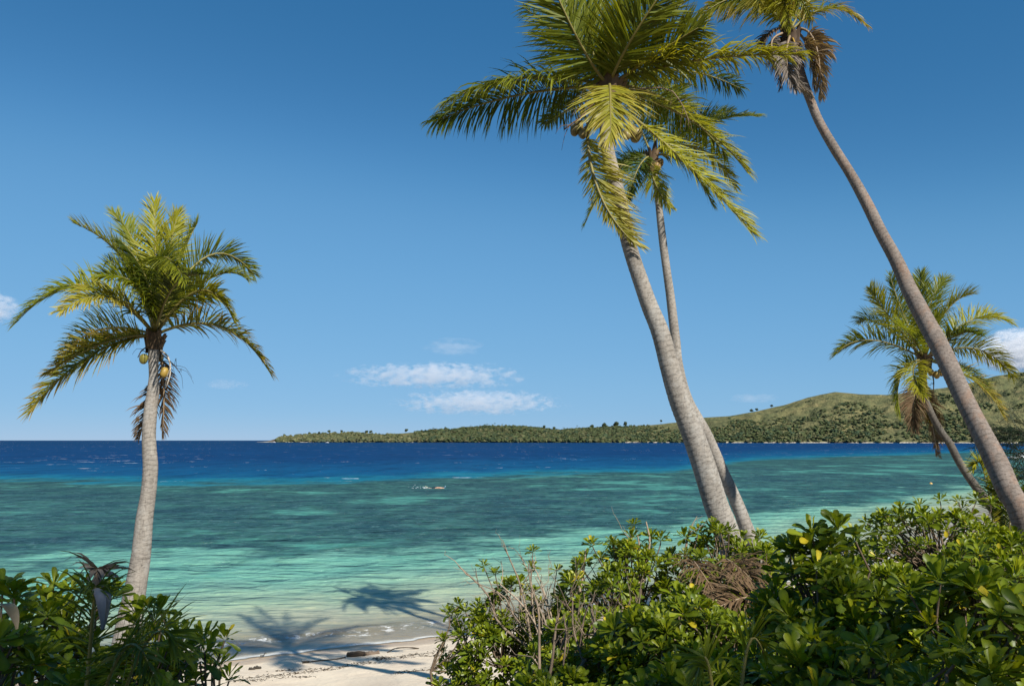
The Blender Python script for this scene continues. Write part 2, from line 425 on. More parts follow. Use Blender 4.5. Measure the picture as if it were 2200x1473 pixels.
Zs += amp * np.clip((120 - RR) / 60, 0, 1) * (.045 * vnoise(X * .55 + .15 * Y, Y, 1.05, 25, 2) + .018 * vnoise(X * .7, Y, 2.6, 26, 2))
Zs += .07 * wv * wv * (.5 + .5 * vnoise(X, Y, .25, 31))
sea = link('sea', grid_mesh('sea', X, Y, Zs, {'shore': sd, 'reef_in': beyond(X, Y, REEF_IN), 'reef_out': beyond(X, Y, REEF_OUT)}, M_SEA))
tag(sea, kind='structure')

# ------------------------------------------------------------------ far island
def island_material():
    m, nt, out = mat('island_ground'); g = N(nt)
    P = g.pos(); z = g.new('ShaderNodeSeparateXYZ'); nt.links.new(P, z.inputs[0])
    n1 = g.noise(P, .012, 5, .62); n2 = g.noise(P, .05, 5, .65); rk = g.attr('rock'); hi = g.attr('rise')
    c = g.mix(g.smooth(n1, .35, .65), (.185, .165, .075), (.115, .120, .055))
    c = g.mix(g.smooth(n2, .42, .64, 0, .75), c, (.080, .092, .045))
    c = g.mix(g.smooth(n2, .40, .25, 0, .8), c, (.26, .21, .105))
    c = g.mix(g.smooth(n1, .62, .74, 0, .6), c, (.24, .175, .09))
    c = g.mix(rk, c, g.mix(g.smooth(n2, .4, .6), (.055, .045, .042), (.15, .115, .09)))
    zz = g.math('ADD', z.outputs[2], g.math('MULTIPLY', g.math('SUBTRACT', n1, .5), 5.0))
    c = g.mix(g.smooth(zz, 2.6, 1.4), c, g.mix(g.smooth(n1, .42, .55), (.10, .085, .07), (.55, .48, .37)))
    p = principled(g, c, .95, .05, g.bump(n2, 1.0, 14.0))
    nt.links.new(p.outputs[0], out.inputs[0]); return m
M_ISLE = island_material()
RIDGE = np.array([(560, 949), (582, 947.5), (592, 944), (612, 939), (650, 934.5), (700, 933), (760, 930), (820, 934), (880, 929), (950, 924), (1050, 917), (1110, 917), (1150, 921), (1200, 926), (1260, 922), (1320, 917), (1380, 914), (1450, 907), (1500, 897), (1560, 893), (1620, 883), (1680, 869), (1730, 853), (1790, 841), (1840, 846), (1900, 848), (1960, 840), (2020, 833), (2080, 822), (2130, 808), (2180, 800), (2260, 790), (2360, 796), (2500, 830), (2640, 880), (2760, 946)], float)
upx = np.linspace(560, 2760, 420)
ridge_py = np.interp(upx, RIDGE[:, 0], RIDGE[:, 1]) + .8 * vnoise(upx, upx * 0, .05, 4, 2)
yf = np.interp(upx, [560, 1100, 1600, 2200, 2760], [2350, 2050, 1800, 1560, 1500])       # range of the far shore
def ray(px, py):
    a = (px - 1100) / F; b = -(py - 736.5) / F
    return np.stack([a + 0 * b, CP - b * SP, SP + b * CP], -1)
dr = ray(upx, ridge_py); hh0 = 5.5 + dr[:, 2] / dr[:, 1] * yf
yr = yf + 60 + 3.6 * np.clip(hh0, 0, 400)                                                 # range of the crest
hr = np.maximum(5.5 + dr[:, 2] / dr[:, 1] * yr, .3)
vv = np.concatenate([np.linspace(0, 1, 64), np.linspace(1.03, 2.1, 26)])
U, VV = np.meshgrid(upx, vv)
YF = np.broadcast_to(yf, U.shape); YR = np.broadcast_to(yr, U.shape); HR = np.broadcast_to(hr, U.shape)
YY = YF + (YR - YF) * VV
ux = (U - 1100) / F / CP
XX = ux * YY * (1.0)
nz = vnoise(XX, YY, .006, 11, 4); nz2 = vnoise(XX, YY, .022, 12, 3)
prof = np.where(VV <= 1, np.clip(VV, 0, 1) ** .85 * (1 + .38 * nz * (1 - np.clip(VV, 0, 1)) ) , np.clip(1 - ((VV - 1) / 1.1) ** 1.3, -.1, 1))
gul = 1 + .26 * nz2 * np.clip(VV * 2, 0, 1) * np.clip((1 - VV) * 3, 0, 1)
ZZ = HR * prof * gul - .3 + np.where(VV < .02, -.8, 0)
ISL = (XX, YY, ZZ)
rock = np.clip((760 - U) / 90, 0, 1) * .85
island = link('island', grid_mesh('island', XX, YY, ZZ, {'rock': rock, 'rise': VV}, M_ISLE))
tag(island, kind='structure')

# forest that clothes it: thousands of crowns, one mass
def ico():
    t = (1 + 5 ** .5) / 2
    V = np.array([(-1, t, 0), (1, t, 0), (-1, -t, 0), (1, -t, 0), (0, -1, t), (0, 1, t), (0, -1, -t), (0, 1, -t), (t, 0, -1), (t, 0, 1), (-t, 0, -1), (-t, 0, 1)], float)
    Fs = [(0, 11, 5), (0, 5, 1), (0, 1, 7), (0, 7, 10), (0, 10, 11), (1, 5, 9), (5, 11, 4), (11, 10, 2), (10, 7, 6), (7, 1, 8), (3, 9, 4), (3, 4, 2), (3, 2, 6), (3, 6, 8), (3, 8, 9), (4, 9, 5), (2, 4, 11), (6, 2, 10), (8, 6, 7), (9, 8, 1)]
    V = [nrm(v) for v in V]; cache = {}; out = []
    def mid(a, b):
        k = (min(a, b), max(a, b))
        if k not in cache: V.append(nrm(V[a] + V[b])); cache[k] = len(V) - 1
        return cache[k]
    for a, b, c in Fs:
        x, y, z = mid(a, b), mid(b, c), mid(c, a)
        out += [(a, x, z), (b, y, x), (c, z, y), (x, y, z)]
    return np.array(V), np.array(out)
ICO_V, ICO_F = ico()
M_FOREST = tint_material('island_foliage', .95, .05, .35, 1.0, 1.0, .45)
def crown_geo(center, rx, rz, col, mb, r=rng):
    j = 1 + .33 * r.standard_normal(len(ICO_V))
    V = ICO_V * j[:, None] * np.array([rx, rx, rz]) + center
    mb.add(V, None, ICO_F, np.asarray(col) * r.uniform(.7, 1.25))
mb = MB()
H, Wd = XX.shape
veg = vnoise(XX, YY, .0075, 41, 4); veg2 = vnoise(XX, YY, .03, 42, 3)
cnt = 0
while cnt < 13500:
    i = int(rng.integers(1, 66)); k = int(rng.integers(2, Wd - 1))
    px, v = U[i, k], VV[i, k]; h = HR[i, k]
    # forest low on the slopes and in the gullies, grass on the crests
    low = 1.05 - v * (1.0 if h > 45 else .35)
    dens = .62 * veg[i, k] * 1.6 + .3 * veg2[i, k] + low - .55
    if px > 1560: dens = 2.3 * veg[i, k] + .9 * veg2[i, k] + .22 - .40 * v + .5 * max(0, .18 - v) / .18
    if 1330 < px < 1560: dens -= .45 * min(1, v * 1.6)
    if px < 604: continue
    if px < 640: dens -= .3
    if px < 1330: dens += .35
    else: dens += .12
    if v < .012 or rng.random() > dens * 1.5: continue
    x = XX[i, k] + rng.uniform(-5, 5); y = YY[i, k] + rng.uniform(-5, 5); z = ZZ[i, k]
    s = rng.uniform(1.5, 4.2) * (1.25 if px < 1330 else 1.0) * (1.15 if v < .3 else .85)
    cc = [(.056, .072, .034), (.066, .082, .036), (.076, .088, .038), (.040, .060, .034), (.105, .105, .052)][int(rng.integers(0, 5))]  # greens paled and dulled to carry the haze of distance
    if px > 1330: cc = np.array(cc) * 1.12; s *= .85
    if px > 1560 and v > .93: continue
    if px < 900: cc = np.array(cc) * 1.2 + np.array([.02, .012, .008])
    crown_geo((x, y, z + s * .55), s * rng.uniform(.9, 1.5), s * rng.uniform(.7, 1.0), cc, mb)
    cnt += 1
forest = link('island_forest', mb.data('island_forest', M_FOREST, False))
tag(forest, 'dense green forest covering the slopes of the far island', 'forest', kind='stuff')

# crowns that stand out against the sky on the island's crest
def isle_point(px, v=1.0):
    k = int(np.clip(np.searchsorted(upx, px), 1, len(upx) - 1)); i = int(np.argmin(np.abs(vv - v)))
    return np.array([XX[i, k], YY[i, k], ZZ[i, k]])
def far_tree(px, h, w, label, group, palm=False, v=1.0):
    p = isle_point(px, v); t = thing('coconut_palm' if palm else 'round_tree', p, label, 'palm' if palm else 'tree', group)
    b = MB(); lean = rng.uniform(-.12, .12) * h
    top = np.array([lean, 0, h])
    b.tube([(0, 0, -1), (lean * .4, 0, h * .5), top], [.05 * h * .5 + .15, .025 * h + .1, .02 * h + .08], 5, (.16, .13, .10))
    link('trunk', b.data('trunk', M_TWIG), t)
    b = MB()
    if palm:
        for q in range(11):
            a = q / 11 * 6.283 + rng.uniform(-.2, .2); e = rng.uniform(.1, .9); L = w
            d = np.array([math.cos(a), math.sin(a), 0])
            P = [top, top + d * L * .5 + np.array([0, 0, L * .35 * e]), top + d * L + np.array([0, 0, L * (.25 * e - .35)])]
            n2 = np.array([-d[1], d[0], 0]) * .28 * L * .5
            P = curve_pts(P, 5); wd = [.3, 1, 1, .8, .1]
            V = np.concatenate([[P[u] + n2 * wd[u] - (0, 0, .25 * wd[u]), P[u] + (0, 0, .1), P[u] - n2 * wd[u] - (0, 0, .25 * wd[u])] for u in range(5)])
            f = [(u * 3 + s, u * 3 + s + 1, u * 3 + s + 4, u * 3 + s + 3) for u in range(4) for s in (0, 1)]
            b.add(V, f, None, np.array((.045, .075, .022)) * rng.uniform(.7, 1.3))
    else:
        for q in range(9):
            a = rng.uniform(0, 6.283); r = w * rng.uniform(.1, .6)
            crown_geo(top + np.array([math.cos(a) * r, math.sin(a) * r, rng.uniform(-.35, .3) * w]), w * .45, w * .34, (.046, .062, .032), b)
    link('crown', b.data('crown', M_FOREST), t)
for px in list(np.linspace(1002, 1062, 8)) + [930, 955, 1120, 1078, 1205, 1231]:
    far_tree(px + rng.uniform(-3, 3), rng.uniform(8, 12), rng.uniform(3, 4), 'tiny coconut palm rising from the low wooded crest of the far island', 'palms on the island crest', True, rng.uniform(.8, 1.0))
for px, h, w in ((614, 7, 4), (708, 9, 6), (738, 8, 5), (668, 6, 5), (690, 6, 5), (790, 8, 6), (800, 9, 5), (870, 8, 6), (1165, 8, 6), (1190, 8, 5), (1290, 9, 8), (1320, 9, 9), (1340, 8, 7), (1265, 8, 6)):
    far_tree(px, h, w, 'small round tree on the low wooded crest of the far island', 'round trees on the island crest')
far_tree(1412, 9, 4, 'lone dark tree on the bare grassy saddle of the far island', None)
for px in (1607, 1618, 1648): far_tree(px, 5, 5, 'small dark bush on the grassy shoulder below the island summit', 'bushes on the island shoulder')

# ------------------------------------------------------------------ clouds
def cloud(name, x0, x1, y0, y1, Yd, label, seed, dens=.012, thr=.30, flat=.25):
    a = at(x0, y1, Yd); b = at(x1, y0, Yd); c = (a + b) / 2
    hx, hz = (b[0] - a[0]) / 2, (b[2] - a[2]) / 2
    m, nt, out = mat('cloud_vapour'); g = N(nt)
    o = g.objc()
    sep = g.new('ShaderNodeSeparateXYZ'); nt.links.new(o, sep.inputs[0])
    n = g.new('ShaderNodeTexNoise'); n.noise_dimensions = '3D'
    mp = g.new('ShaderNodeMapping'); nt.links.new(o, mp.inputs[0]); mp.inputs['Scale'].default_value = (hx / 120, 2.2, hz / 60); mp.inputs['Location'].default_value = (seed * 3.7, seed, seed * 1.9)
    nt.links.new(mp.outputs[0], n.inputs['Vector']); n.inputs['Scale'].default_value = 1.0; n.inputs['Detail'].default_value = 5; n.inputs['Roughness'].default_value = .58
    ln = g.new('ShaderNodeVectorMath', operation='LENGTH'); nt.links.new(o, ln.inputs[0])
    body = g.math('SUBTRACT', 1.0, ln.outputs['Value'])
    v = g.math('ADD', g.math('MULTIPLY', body, .6), g.math('SUBTRACT', g.math('MULTIPLY', n.outputs[0], 1.9), .95 + thr))
    v = g.math('MULTIPLY', g.smooth(v, 0, .28), g.smooth(sep.outputs[2], -.85, -.85 + flat))
    v = g.math('MULTIPLY', v, g.smooth(ln.outputs['Value'], 1.0, .82))
    d = g.math('MULTIPLY', v, dens)
    pv = g.new('ShaderNodeVolumePrincipled'); pv.inputs['Color'].default_value = (.97, .97, .98, 1); nt.links.new(d, pv.inputs['Density'])
    pv.inputs['Anisotropy'].default_value = 0.0
    nt.links.new(pv.outputs[0], out.inputs['Volume'])
    b_ = MB(); b_.add(ICO_V * 1.06, None, ICO_F)
    ob = link(name, b_.data(name, m, True), None, c); ob.scale = (hx, hx * .35 + 60, hz)
    tag(ob, label, 'cloud')
cloud('cloud', 700, 1165, 772, 842, 9000, 'long flat white cloud streak, higher of two over the low island', 1.0, .0024, .16)
cloud('cloud', 820, 1240, 830, 899, 10500, 'white cloud bank low over the island, under another streak', 2.4, .0020, .15)
cloud('cloud', 2085, 2330, 700, 812, 9000, 'plump white cumulus cloud above the hill, behind the short palm', 3.3, .008, .0)
cloud('cloud', -130, 52, 620, 705, 9000, 'soft white cloud past the frond tips of the lone palm', 4.2, .004, .02)
cloud('cloud', 430, 540, 812, 840, 9500, 'tiny faint puff of cloud between the lone palm and the cloud streaks', 6.6, .0008, .06)
cloud('cloud', 1560, 1680, 842, 868, 9500, 'faint cloud puff beside the leaning trunks above the grassy saddle', 7.7, .0009, .06)
cloud('cloud', 900, 1050, 722, 768, 9500, 'faint thin wisp of cloud above the two cloud streaks', 5.1, .0010, .10)

# ------------------------------------------------------------------ coconut palms
G1, G2, G3 = np.array((.126, .150, .009)), np.array((.245, .245, .015)), np.array((.066, .094, .010))
YE, YE2, BR, DRY, GREY = np.array((.30, .255, .025)), np.array((.42, .33, .075)), np.array((.125, .078, .042)), np.array((.36, .255, .155)), np.array((.21, .175, .15))
PAL = {  # near the rachis, leaflet tip, how strongly the tips turn
    'green': (G1, G2, .8), 'deep': (G3, G1, .6), 'lime': (G2, YE, .7), 'yellow': (np.array((.24, .23, .022)), YE2, .9),
    'rust': (G1 * 1.1, np.array((.34, .20, .035)), 1.0), 'dry': (DRY * .8, DRY, 1.0), 'brown': (BR, BR * .8 + DRY * .2, 1.0), 'grey': (GREY * .8, GREY * 1.3, 1.0)}
DOWN = np.array([0, 0, -1.0])
def frond_parts(base, mid, tip, L=.5, n=72, pal='green', droop=.5, twist=0., width=.026, stalk=.13, vee=.3, sides=(1, 1), wind=(0, 0, 0), rr_=.024, seed=None, ragged=.28, mess=.09):
    r = np.random.default_rng(seed if seed is not None else int(rng.integers(1 << 30)))
    base, mid, tip = map(lambda v: np.asarray(v, float), (base, mid, tip))
    c = 2 * mid - .5 * (base + tip)
    B = lambda t: (1 - t) ** 2 * base + 2 * t * (1 - t) * c + t * t * tip
    dB = lambda t: 2 * (1 - t) * (c - base) + 2 * t * (tip - c)
    if twist == 0.: twist = (1 if r.random() < .5 else -1) * r.uniform(.35, .95)
    L = L * 1.28; n = int(n * 2.1); width = width * .86
    T0, T1 = nrm(dB(0.)), nrm(dB(1.))
    bn = np.cross(T0, T1)
    Tm = nrm(dB(.5))
    S = nrm(bn) if np.linalg.norm(bn) > .12 else nrm(np.cross(Tm, [0, 0, 1.0]) if abs(Tm[2]) < .97 else np.cross(Tm, [0, 1.0, 0]))
    Nn = np.cross(S, Tm)
    if Nn[2] < 0: S = -S
    rb = MB()
    tt = np.linspace(0, 1, 14)
    rb.tube(np.array([B(t) for t in tt]), rr_ * (1 - tt) ** .8 + .003, 6, (.20, .17, .045) if pal not in ('dry', 'brown', 'grey') else DRY * .7)
    ph_ = r.uniform(0, 6.28)
    lb = MB()
    p0, p1, pw = PAL[pal]
    Ltot = np.linalg.norm(tip - base)
    for sd_ in (0, 1):
        if sides[sd_] <= 0: continue
        sg = 1 if sd_ == 0 else -1
        for i in range(n):
            t = stalk + (1 - stalk) * (i + r.uniform(-.3, .3)) / (n - 1)
            t = min(max(t, .02), .998); u = (t - stalk) / (1 - stalk)
            if r.random() < ragged * .4: continue
            T = nrm(dB(t)); Nv = np.cross(S, T); tw = twist + .25 * r.standard_normal() * .4
            Sv = S * math.cos(tw) + Nv * math.sin(tw); Nv = np.cross(Sv, T)
            ang = math.radians(68 - 44 * u + r.normal(0, 7) + 9 * math.sin(23 * u + 5 * sd_ + ph_) * math.sin(51 * u + ph_))
            d = sg * Sv * math.sin(ang) + T * math.cos(ang) + Nv * (vee + r.normal(0, .08))
            d = nrm(d)
            ll = L * sides[sd_] * (min(1, .45 + 2.2 * u) * (1 - .62 * max(0, u - .35) / .65)) * r.uniform(.82, 1.1)
            if r.random() < ragged: ll *= r.uniform(.4, .85)
            k = 5; P = [B(t)]; dd = d.copy(); st = ll / (k - 1)
            dk = droop * r.uniform(.5, 1.7); d = nrm(d + r.normal(0, mess, 3)); dd = d.copy()
            for q in range(k - 1):
                P.append(P[-1] + dd * st)
                dd = nrm(dd + DOWN * dk * (.25 + .22 * q) + np.asarray(wind) * .25)
            P = np.array(P)
            wv_ = nrm(np.cross(d, Nv) + .35 * r.standard_normal(3))
            hw = width * r.uniform(.8, 1.2) * np.array([.45, 1, .9, .6]) / 2 * min(1, .5 + ll / L)
            V = np.concatenate([np.stack([P[:4] + wv_ * hw[:, None], P[:4] - wv_ * hw[:, None]], 1).reshape(-1, 3), P[4:]])
            F4 = [(2 * q, 2 * q + 1, 2 * q + 3, 2 * q + 2) for q in range(3)]
            cc = p0 * r.uniform(.75, 1.25); c2 = p1 * r.uniform(.8, 1.2)
            x = np.array([0, 0, .1, .1, .35, .35, .7, .7, 1.0]) * pw * r.uniform(.3, 1.2)
            x = np.clip(x + .25 * max(0, u - .6) * pw, 0, 1)[:, None]
            lb.add(V, F4, [(6, 7, 8)], cc * (1 - x) + c2 * x)
    return rb, lb
def frond(parent, base, mid, tip, **kw):
    pl = np.array(parent.location) if parent is not None else np.zeros(3)
    rb, lb = frond_parts(base, mid, tip, **kw)
    pal = kw.get('pal', 'green'); m = M_DRY if pal in ('dry', 'brown', 'grey') else M_FROND
    o = link('frond', rb.data('frond', M_RACHIS, True, base), parent, np.asarray(base) - pl)
    l = link('leaflets', lb.data('leaflets', m, False, base), o); l['kind'] = 'stuff'
    if pal == 'yellow': o['label'] = 'yellowing frond'
    if pal in ('dry', 'brown', 'grey'): o['label'] = 'dead brown frond hanging down'
    return o

def trunk(parent, pts, m, ring=.085, seg=22, rough=.045):
    """pts: rows of (px, py, Y, width in px)"""
    W3 = []
    for px, py, Y, w in pts: W3.append(np.append(at(px, py, Y), w / 2 / F * Y))
    W3 = np.array(W3)
    lean = np.gradient(W3[:, :3], axis=0); lean = np.abs(lean[:, 2]) / np.linalg.norm(lean[:, [0, 2]], axis=1)
    W3[:, 3] *= np.clip(lean, .6, 1)
    p, q = W3[-1].copy(), W3[-2]
    d = nrm((p - q)[:3]); d[2] = min(d[2], -.6); d = nrm(d)
    e = p.copy()
    while e[2] > gz(e[0], e[1]) - .25: e[:3] += d * .1
    e[3] *= 1.25
    W3 = np.vstack([W3, e])
    Ls = np.concatenate([[0], np.cumsum(np.linalg.norm(np.diff(W3[:, :3], axis=0), axis=1))])
    n = int(Ls[-1] / ring * 5)
    cp = curve_pts(W3, n)
    s = np.concatenate([[0], np.cumsum(np.linalg.norm(np.diff(cp[:, :3], axis=0), axis=1))])
    T = np.gradient(cp[:, :3], axis=0)
    a = np.arange(seg) / seg * 2 * np.pi
    V = []; RG = []
    for i in range(n):
        t = nrm(T[i]); u = nrm(np.cross(t, [0, 1, 0])); w = np.cross(t, u)
        ph = (s[i] / ring + .10 * np.sin(a + .7 * s[i]) + .9 * vnoise(np.cos(a) * 2, s[i] * 2.5 + 0 * a, 1.0, 3, 2))
        fr = ph - np.floor(ph)
        saw = (.022 * fr - .035 * np.exp(-((fr - .02) / .10) ** 2)) * (.6 + .8 * vnoise(np.cos(a) * 2, s[i] * 5 + 0 * a, 1.0, 6, 2))
        lump = rough * vnoise(np.cos(a) * 1.5 + 7, np.sin(a) * 1.5 + s[i] * 1.3, 1.0, 9, 3) + .05 * vnoise(np.array(0.0), np.array(s[i] * .9), 1.0, 5, 2)
        r = cp[i, 3] * (1 + saw + lump)
        V.append(cp[i, :3] + r[:, None] * (np.cos(a)[:, None] * u + np.sin(a)[:, None] * w)); RG.append(np.exp(-((fr - .0) / .09) ** 2) + np.exp(-((fr - 1.0) / .09) ** 2))
    V = np.concatenate(V); RG = np.concatenate(RG)
    i = np.arange(n - 1)[:, None] * seg; j = np.arange(seg)[None]; k = (j + 1) % seg
    F4 = np.stack([i + j, i + seg + j, i + seg + k, i + k], -1).reshape(-1, 4)
    me = mesh('trunk', V - np.array(parent.location), F4, floats={'ring': RG}, smooth=True, mat=m)
    link('trunk', me, parent)
    return cp
def palm(pts, m, label, group=None, **kw):
    last = pts[-1]; b = at(*last[:3]); 
    p, q = at(*pts[-1][:3]), at(*pts[-2][:3]); d = nrm(p - q); d[2] = min(d[2], -.6); d = nrm(d); e = p.copy()
    while e[2] > gz(e[0], e[1]): e += d * .1
    t = thing('coconut_palm', e, label, 'palm tree', group)
    trunk(t, pts, m, **kw); return t
def coconut(parent, px, py, Y, size=.2, col=(.30, .22, .05)):
    size *= .8; c = at(px, py, Y); b = MB()
    a = np.linspace(0, np.pi, 9); rr2 = np.sin(a) ** .75 * .5 * (1 + .12 * np.cos(a))
    P = np.stack([np.zeros(9), np.zeros(9), np.cos(a) * .62], 1)
    r2 = np.clip(rr2, .02, 1); th_ = np.arange(9) / 9 * 6.2832
    V = np.concatenate([P[i] + r2[i] * (1 + .05 * np.cos(3 * th_))[:, None] * np.stack([np.cos(th_), np.sin(th_), 0 * th_], 1) for i in range(9)])
    F4 = [(i * 9 + j, i * 9 + (j + 1) % 9, i * 9 + 9 + (j + 1) % 9, i * 9 + 9 + j) for i in range(8) for j in range(9)]
    b.add(V * size, F4, None, np.array(col) * rng.uniform(.85, 1.15))
    for q in range(3):                                   # the calyx scales at the stem
        th2 = q * 2.1; b.add(size * np.array([(.05, 0, .66), (.34 * math.cos(th2) - .1, .34 * math.sin(th2), .52), (.34 * math.cos(th2 + .9), .34 * math.sin(th2 + .9), .50), (0, 0, .60)]), [(0, 1, 2, 3)], None, (.16, .12, .06))
    o = link('coconut', b.data('coconut', M_NUT, True), parent, c - np.array(parent.location)); o.rotation_euler = (rng.uniform(-.4, .4), rng.uniform(-.4, .4), rng.uniform(0, 6))
def crownshaft(parent, px, py, Y, r, h, col=(.13, .085, .05)):
    """fibrous leaf bases wrapped round the top of the trunk"""
    c = at(px, py, Y)
    for q in range(11):
        a = q * 2.4 + rng.uniform(-.2, .2); hh = rng.uniform(.7, 1.25) * h; z0 = rng.uniform(-.5, .1) * h
        d = np.array([math.cos(a), math.sin(a), 0]); s = np.array([-d[1], d[0], 0]); b = MB(); w = r * .9
        rows = []
        for t in (0, .35, .7, 1):
            o = d * r * (1.0 + .55 * t * t) + np.array([0, 0, z0 + hh * t]); ww = w * (1 - .72 * t)
            rows += [o + s * ww - d * ww * .35, o + d * .02, o - s * ww - d * ww * .35]
        b.add(rows, [(i * 3 + k, i * 3 + k + 1, i * 3 + k + 4, i * 3 + k + 3) for i in range(3) for k in (0, 1)], None, np.array(col) * rng.uniform(.6, 1.6))
        link('leaf_base', b.data('leaf_base', M_DRY, True), parent, c - np.array(parent.location))
def stalk(parent, pts, r=.012, col=(.15, .11, .06), n=7, name='flower_stalk'):
    """spent flower stalk: a curved stem that splits into drooping strands"""
    P = np.array([at(*p) for p in pts]); b = MB(); C = curve_pts(P, 8)
    b.tube(C, np.linspace(r, r * .5, 8), 5, col)
    for q in range(n):
        s = C[int(rng.integers(3, 8))]; d = nrm(C[-1] - C[-2] + rng.normal(0, .5, 3)); L = rng.uniform(.15, .35)
        b.tube(curve_pts([s, s + d * L * .6, s + d * L + (0, 0, -.5 * L)], 5), np.linspace(r * .35, .002, 5), 3, col)
    link(name, b.data(name, M_TWIG, True, P[0]), parent, P[0] - np.array(parent.location))

def fronds(t, bpx, bpy_, Y, rows, **common):
    for row in rows:
        (mx, my, md), (tx, ty, td) = row[0], row[1]; kw = dict(common); kw.update(row[2] if len(row) > 2 else {})
        b = kw.pop('base', (bpx, bpy_, 0))
        frond(t, at(b[0], b[1], Y + b[2]), at(mx, my, Y + md), at(tx, ty, Y + td), **kw)

# --- the lone palm
YL = 13.0
pl = palm([(332, 722, YL, 24), (331, 745, YL, 25), (330, 771, YL, 22), (330, 806, YL, 19), (330, 826, YL, 23), (329, 842, YL, 25), (324, 877, YL, 27), (320, 930, YL, 28), (321, 966, YL, 29), (323, 1004, YL, 30), (319, 1056, YL, 31), (309.5, 1120, YL, 35), (302, 1198, YL, 39), (286, 1290, YL, 46), (276, 1350, YL, 54)], M_TRUNK, 'pale crooked coconut palm standing alone beyond the left-hand shrubs, full feathery crown'.replace('left-hand ', ''), ring=.075)
R = dict
fronds(pl, 332, 720, YL, [
    ((182, 617, -.2), (36, 692, -.1), R(L=.52, droop=.30, pal='green', n=80)),
    ((240, 640, -.9), (132, 668, -1.6), R(L=.42, pal='yellow', droop=.30, twist=.5)),
    ((192, 764, -.2), (66, 882, -.3), R(L=.52, droop=.22, pal='rust', n=80)),
    ((215, 708, .6), (128, 770, 1.0), R(L=.5, droop=.3, pal='green')),
    ((225, 735, -.5), (105, 800, -.8), R(L=.42, droop=.3, pal='rust')),
    ((272, 566, .1), (162, 481, .3), R(L=.50, pal='lime', droop=.10, n=84)),
    ((300, 552, .5), (246, 461, .8), R(L=.5, pal='green', droop=.12)),
    ((334, 560, .4), (332, 433, .9), R(L=.52, pal='lime', droop=.05)),
    ((342, 562, -.5), (399, 604, -1.5), R(L=.50, pal='green', droop=.3, n=84)),
    ((360, 560, .5), (381, 459, .9), R(L=.5, pal='lime', droop=.06)),
    ((386, 562, .7), (424, 480, 1.2), R(L=.46, pal='green', droop=.1)),
    ((440, 553, .7), (545, 588, 1.2), R(L=.46, pal='green', droop=.22, n=80)),
    ((448, 600, .2), (530, 600, .3), R(L=.44, pal='green', droop=.25)),
    ((428, 624, -.3), (502, 688, -.6), R(L=.46, pal='lime', droop=.42)),
    ((470, 700, -.2), (578, 798, -.3), R(L=.48, pal='rust', droop=.40, n=78)),
    ((285, 600, 1.2), (225, 560, 2.0), R(L=.5, pal='deep', droop=.2)),
    ((300, 620, -.7), (215, 592, -1.3), R(L=.52, pal='green', droop=.2)),
    ((318, 610, -.6), (262, 520, -1.0), R(L=.55, pal='deep', droop=.15)),
    ((370, 620, -.7), (430, 590, -1.2), R(L=.48, pal='deep', droop=.25)),
    ((345, 640, 1.2), (350, 560, 2.2), R(L=.5, pal='deep', droop=.2)),
    ((390, 640, 1.0), (455, 640, 1.8), R(L=.45, pal='deep', droop=.3)),
    ((352, 830, .25), (349, 930, .3), R(L=.34, pal='brown', droop=.55, base=(345, 760, .2), n=46)),
    ((322, 870, .4), (296, 938, .5), R(L=.32, pal='brown', droop=.5, base=(335, 800, .3), n=40)),
])
crownshaft(pl, 331, 742, YL, .115, .26)
coconut(pl, 309, 771, YL - .1, .17, (.27, .24, .05)); coconut(pl, 353, 800, YL + .05, .18, (.30, .20, .04)); coconut(pl, 344, 768, YL + .2, .15, (.12, .10, .05))
stalk(pl, [(345, 752, YL), (362, 768, YL), (366, 800, YL), (357, 832, YL)], .02, (.45, .40, .33), 2, 'spathe')
stalk(pl, [(345, 758, YL), (372, 782, YL), (386, 800, YL)], .012, (.06, .045, .03), 9)
stalk(pl, [(322, 742, YL), (305, 752, YL), (296, 768, YL)], .014, (.10, .075, .05), 4)

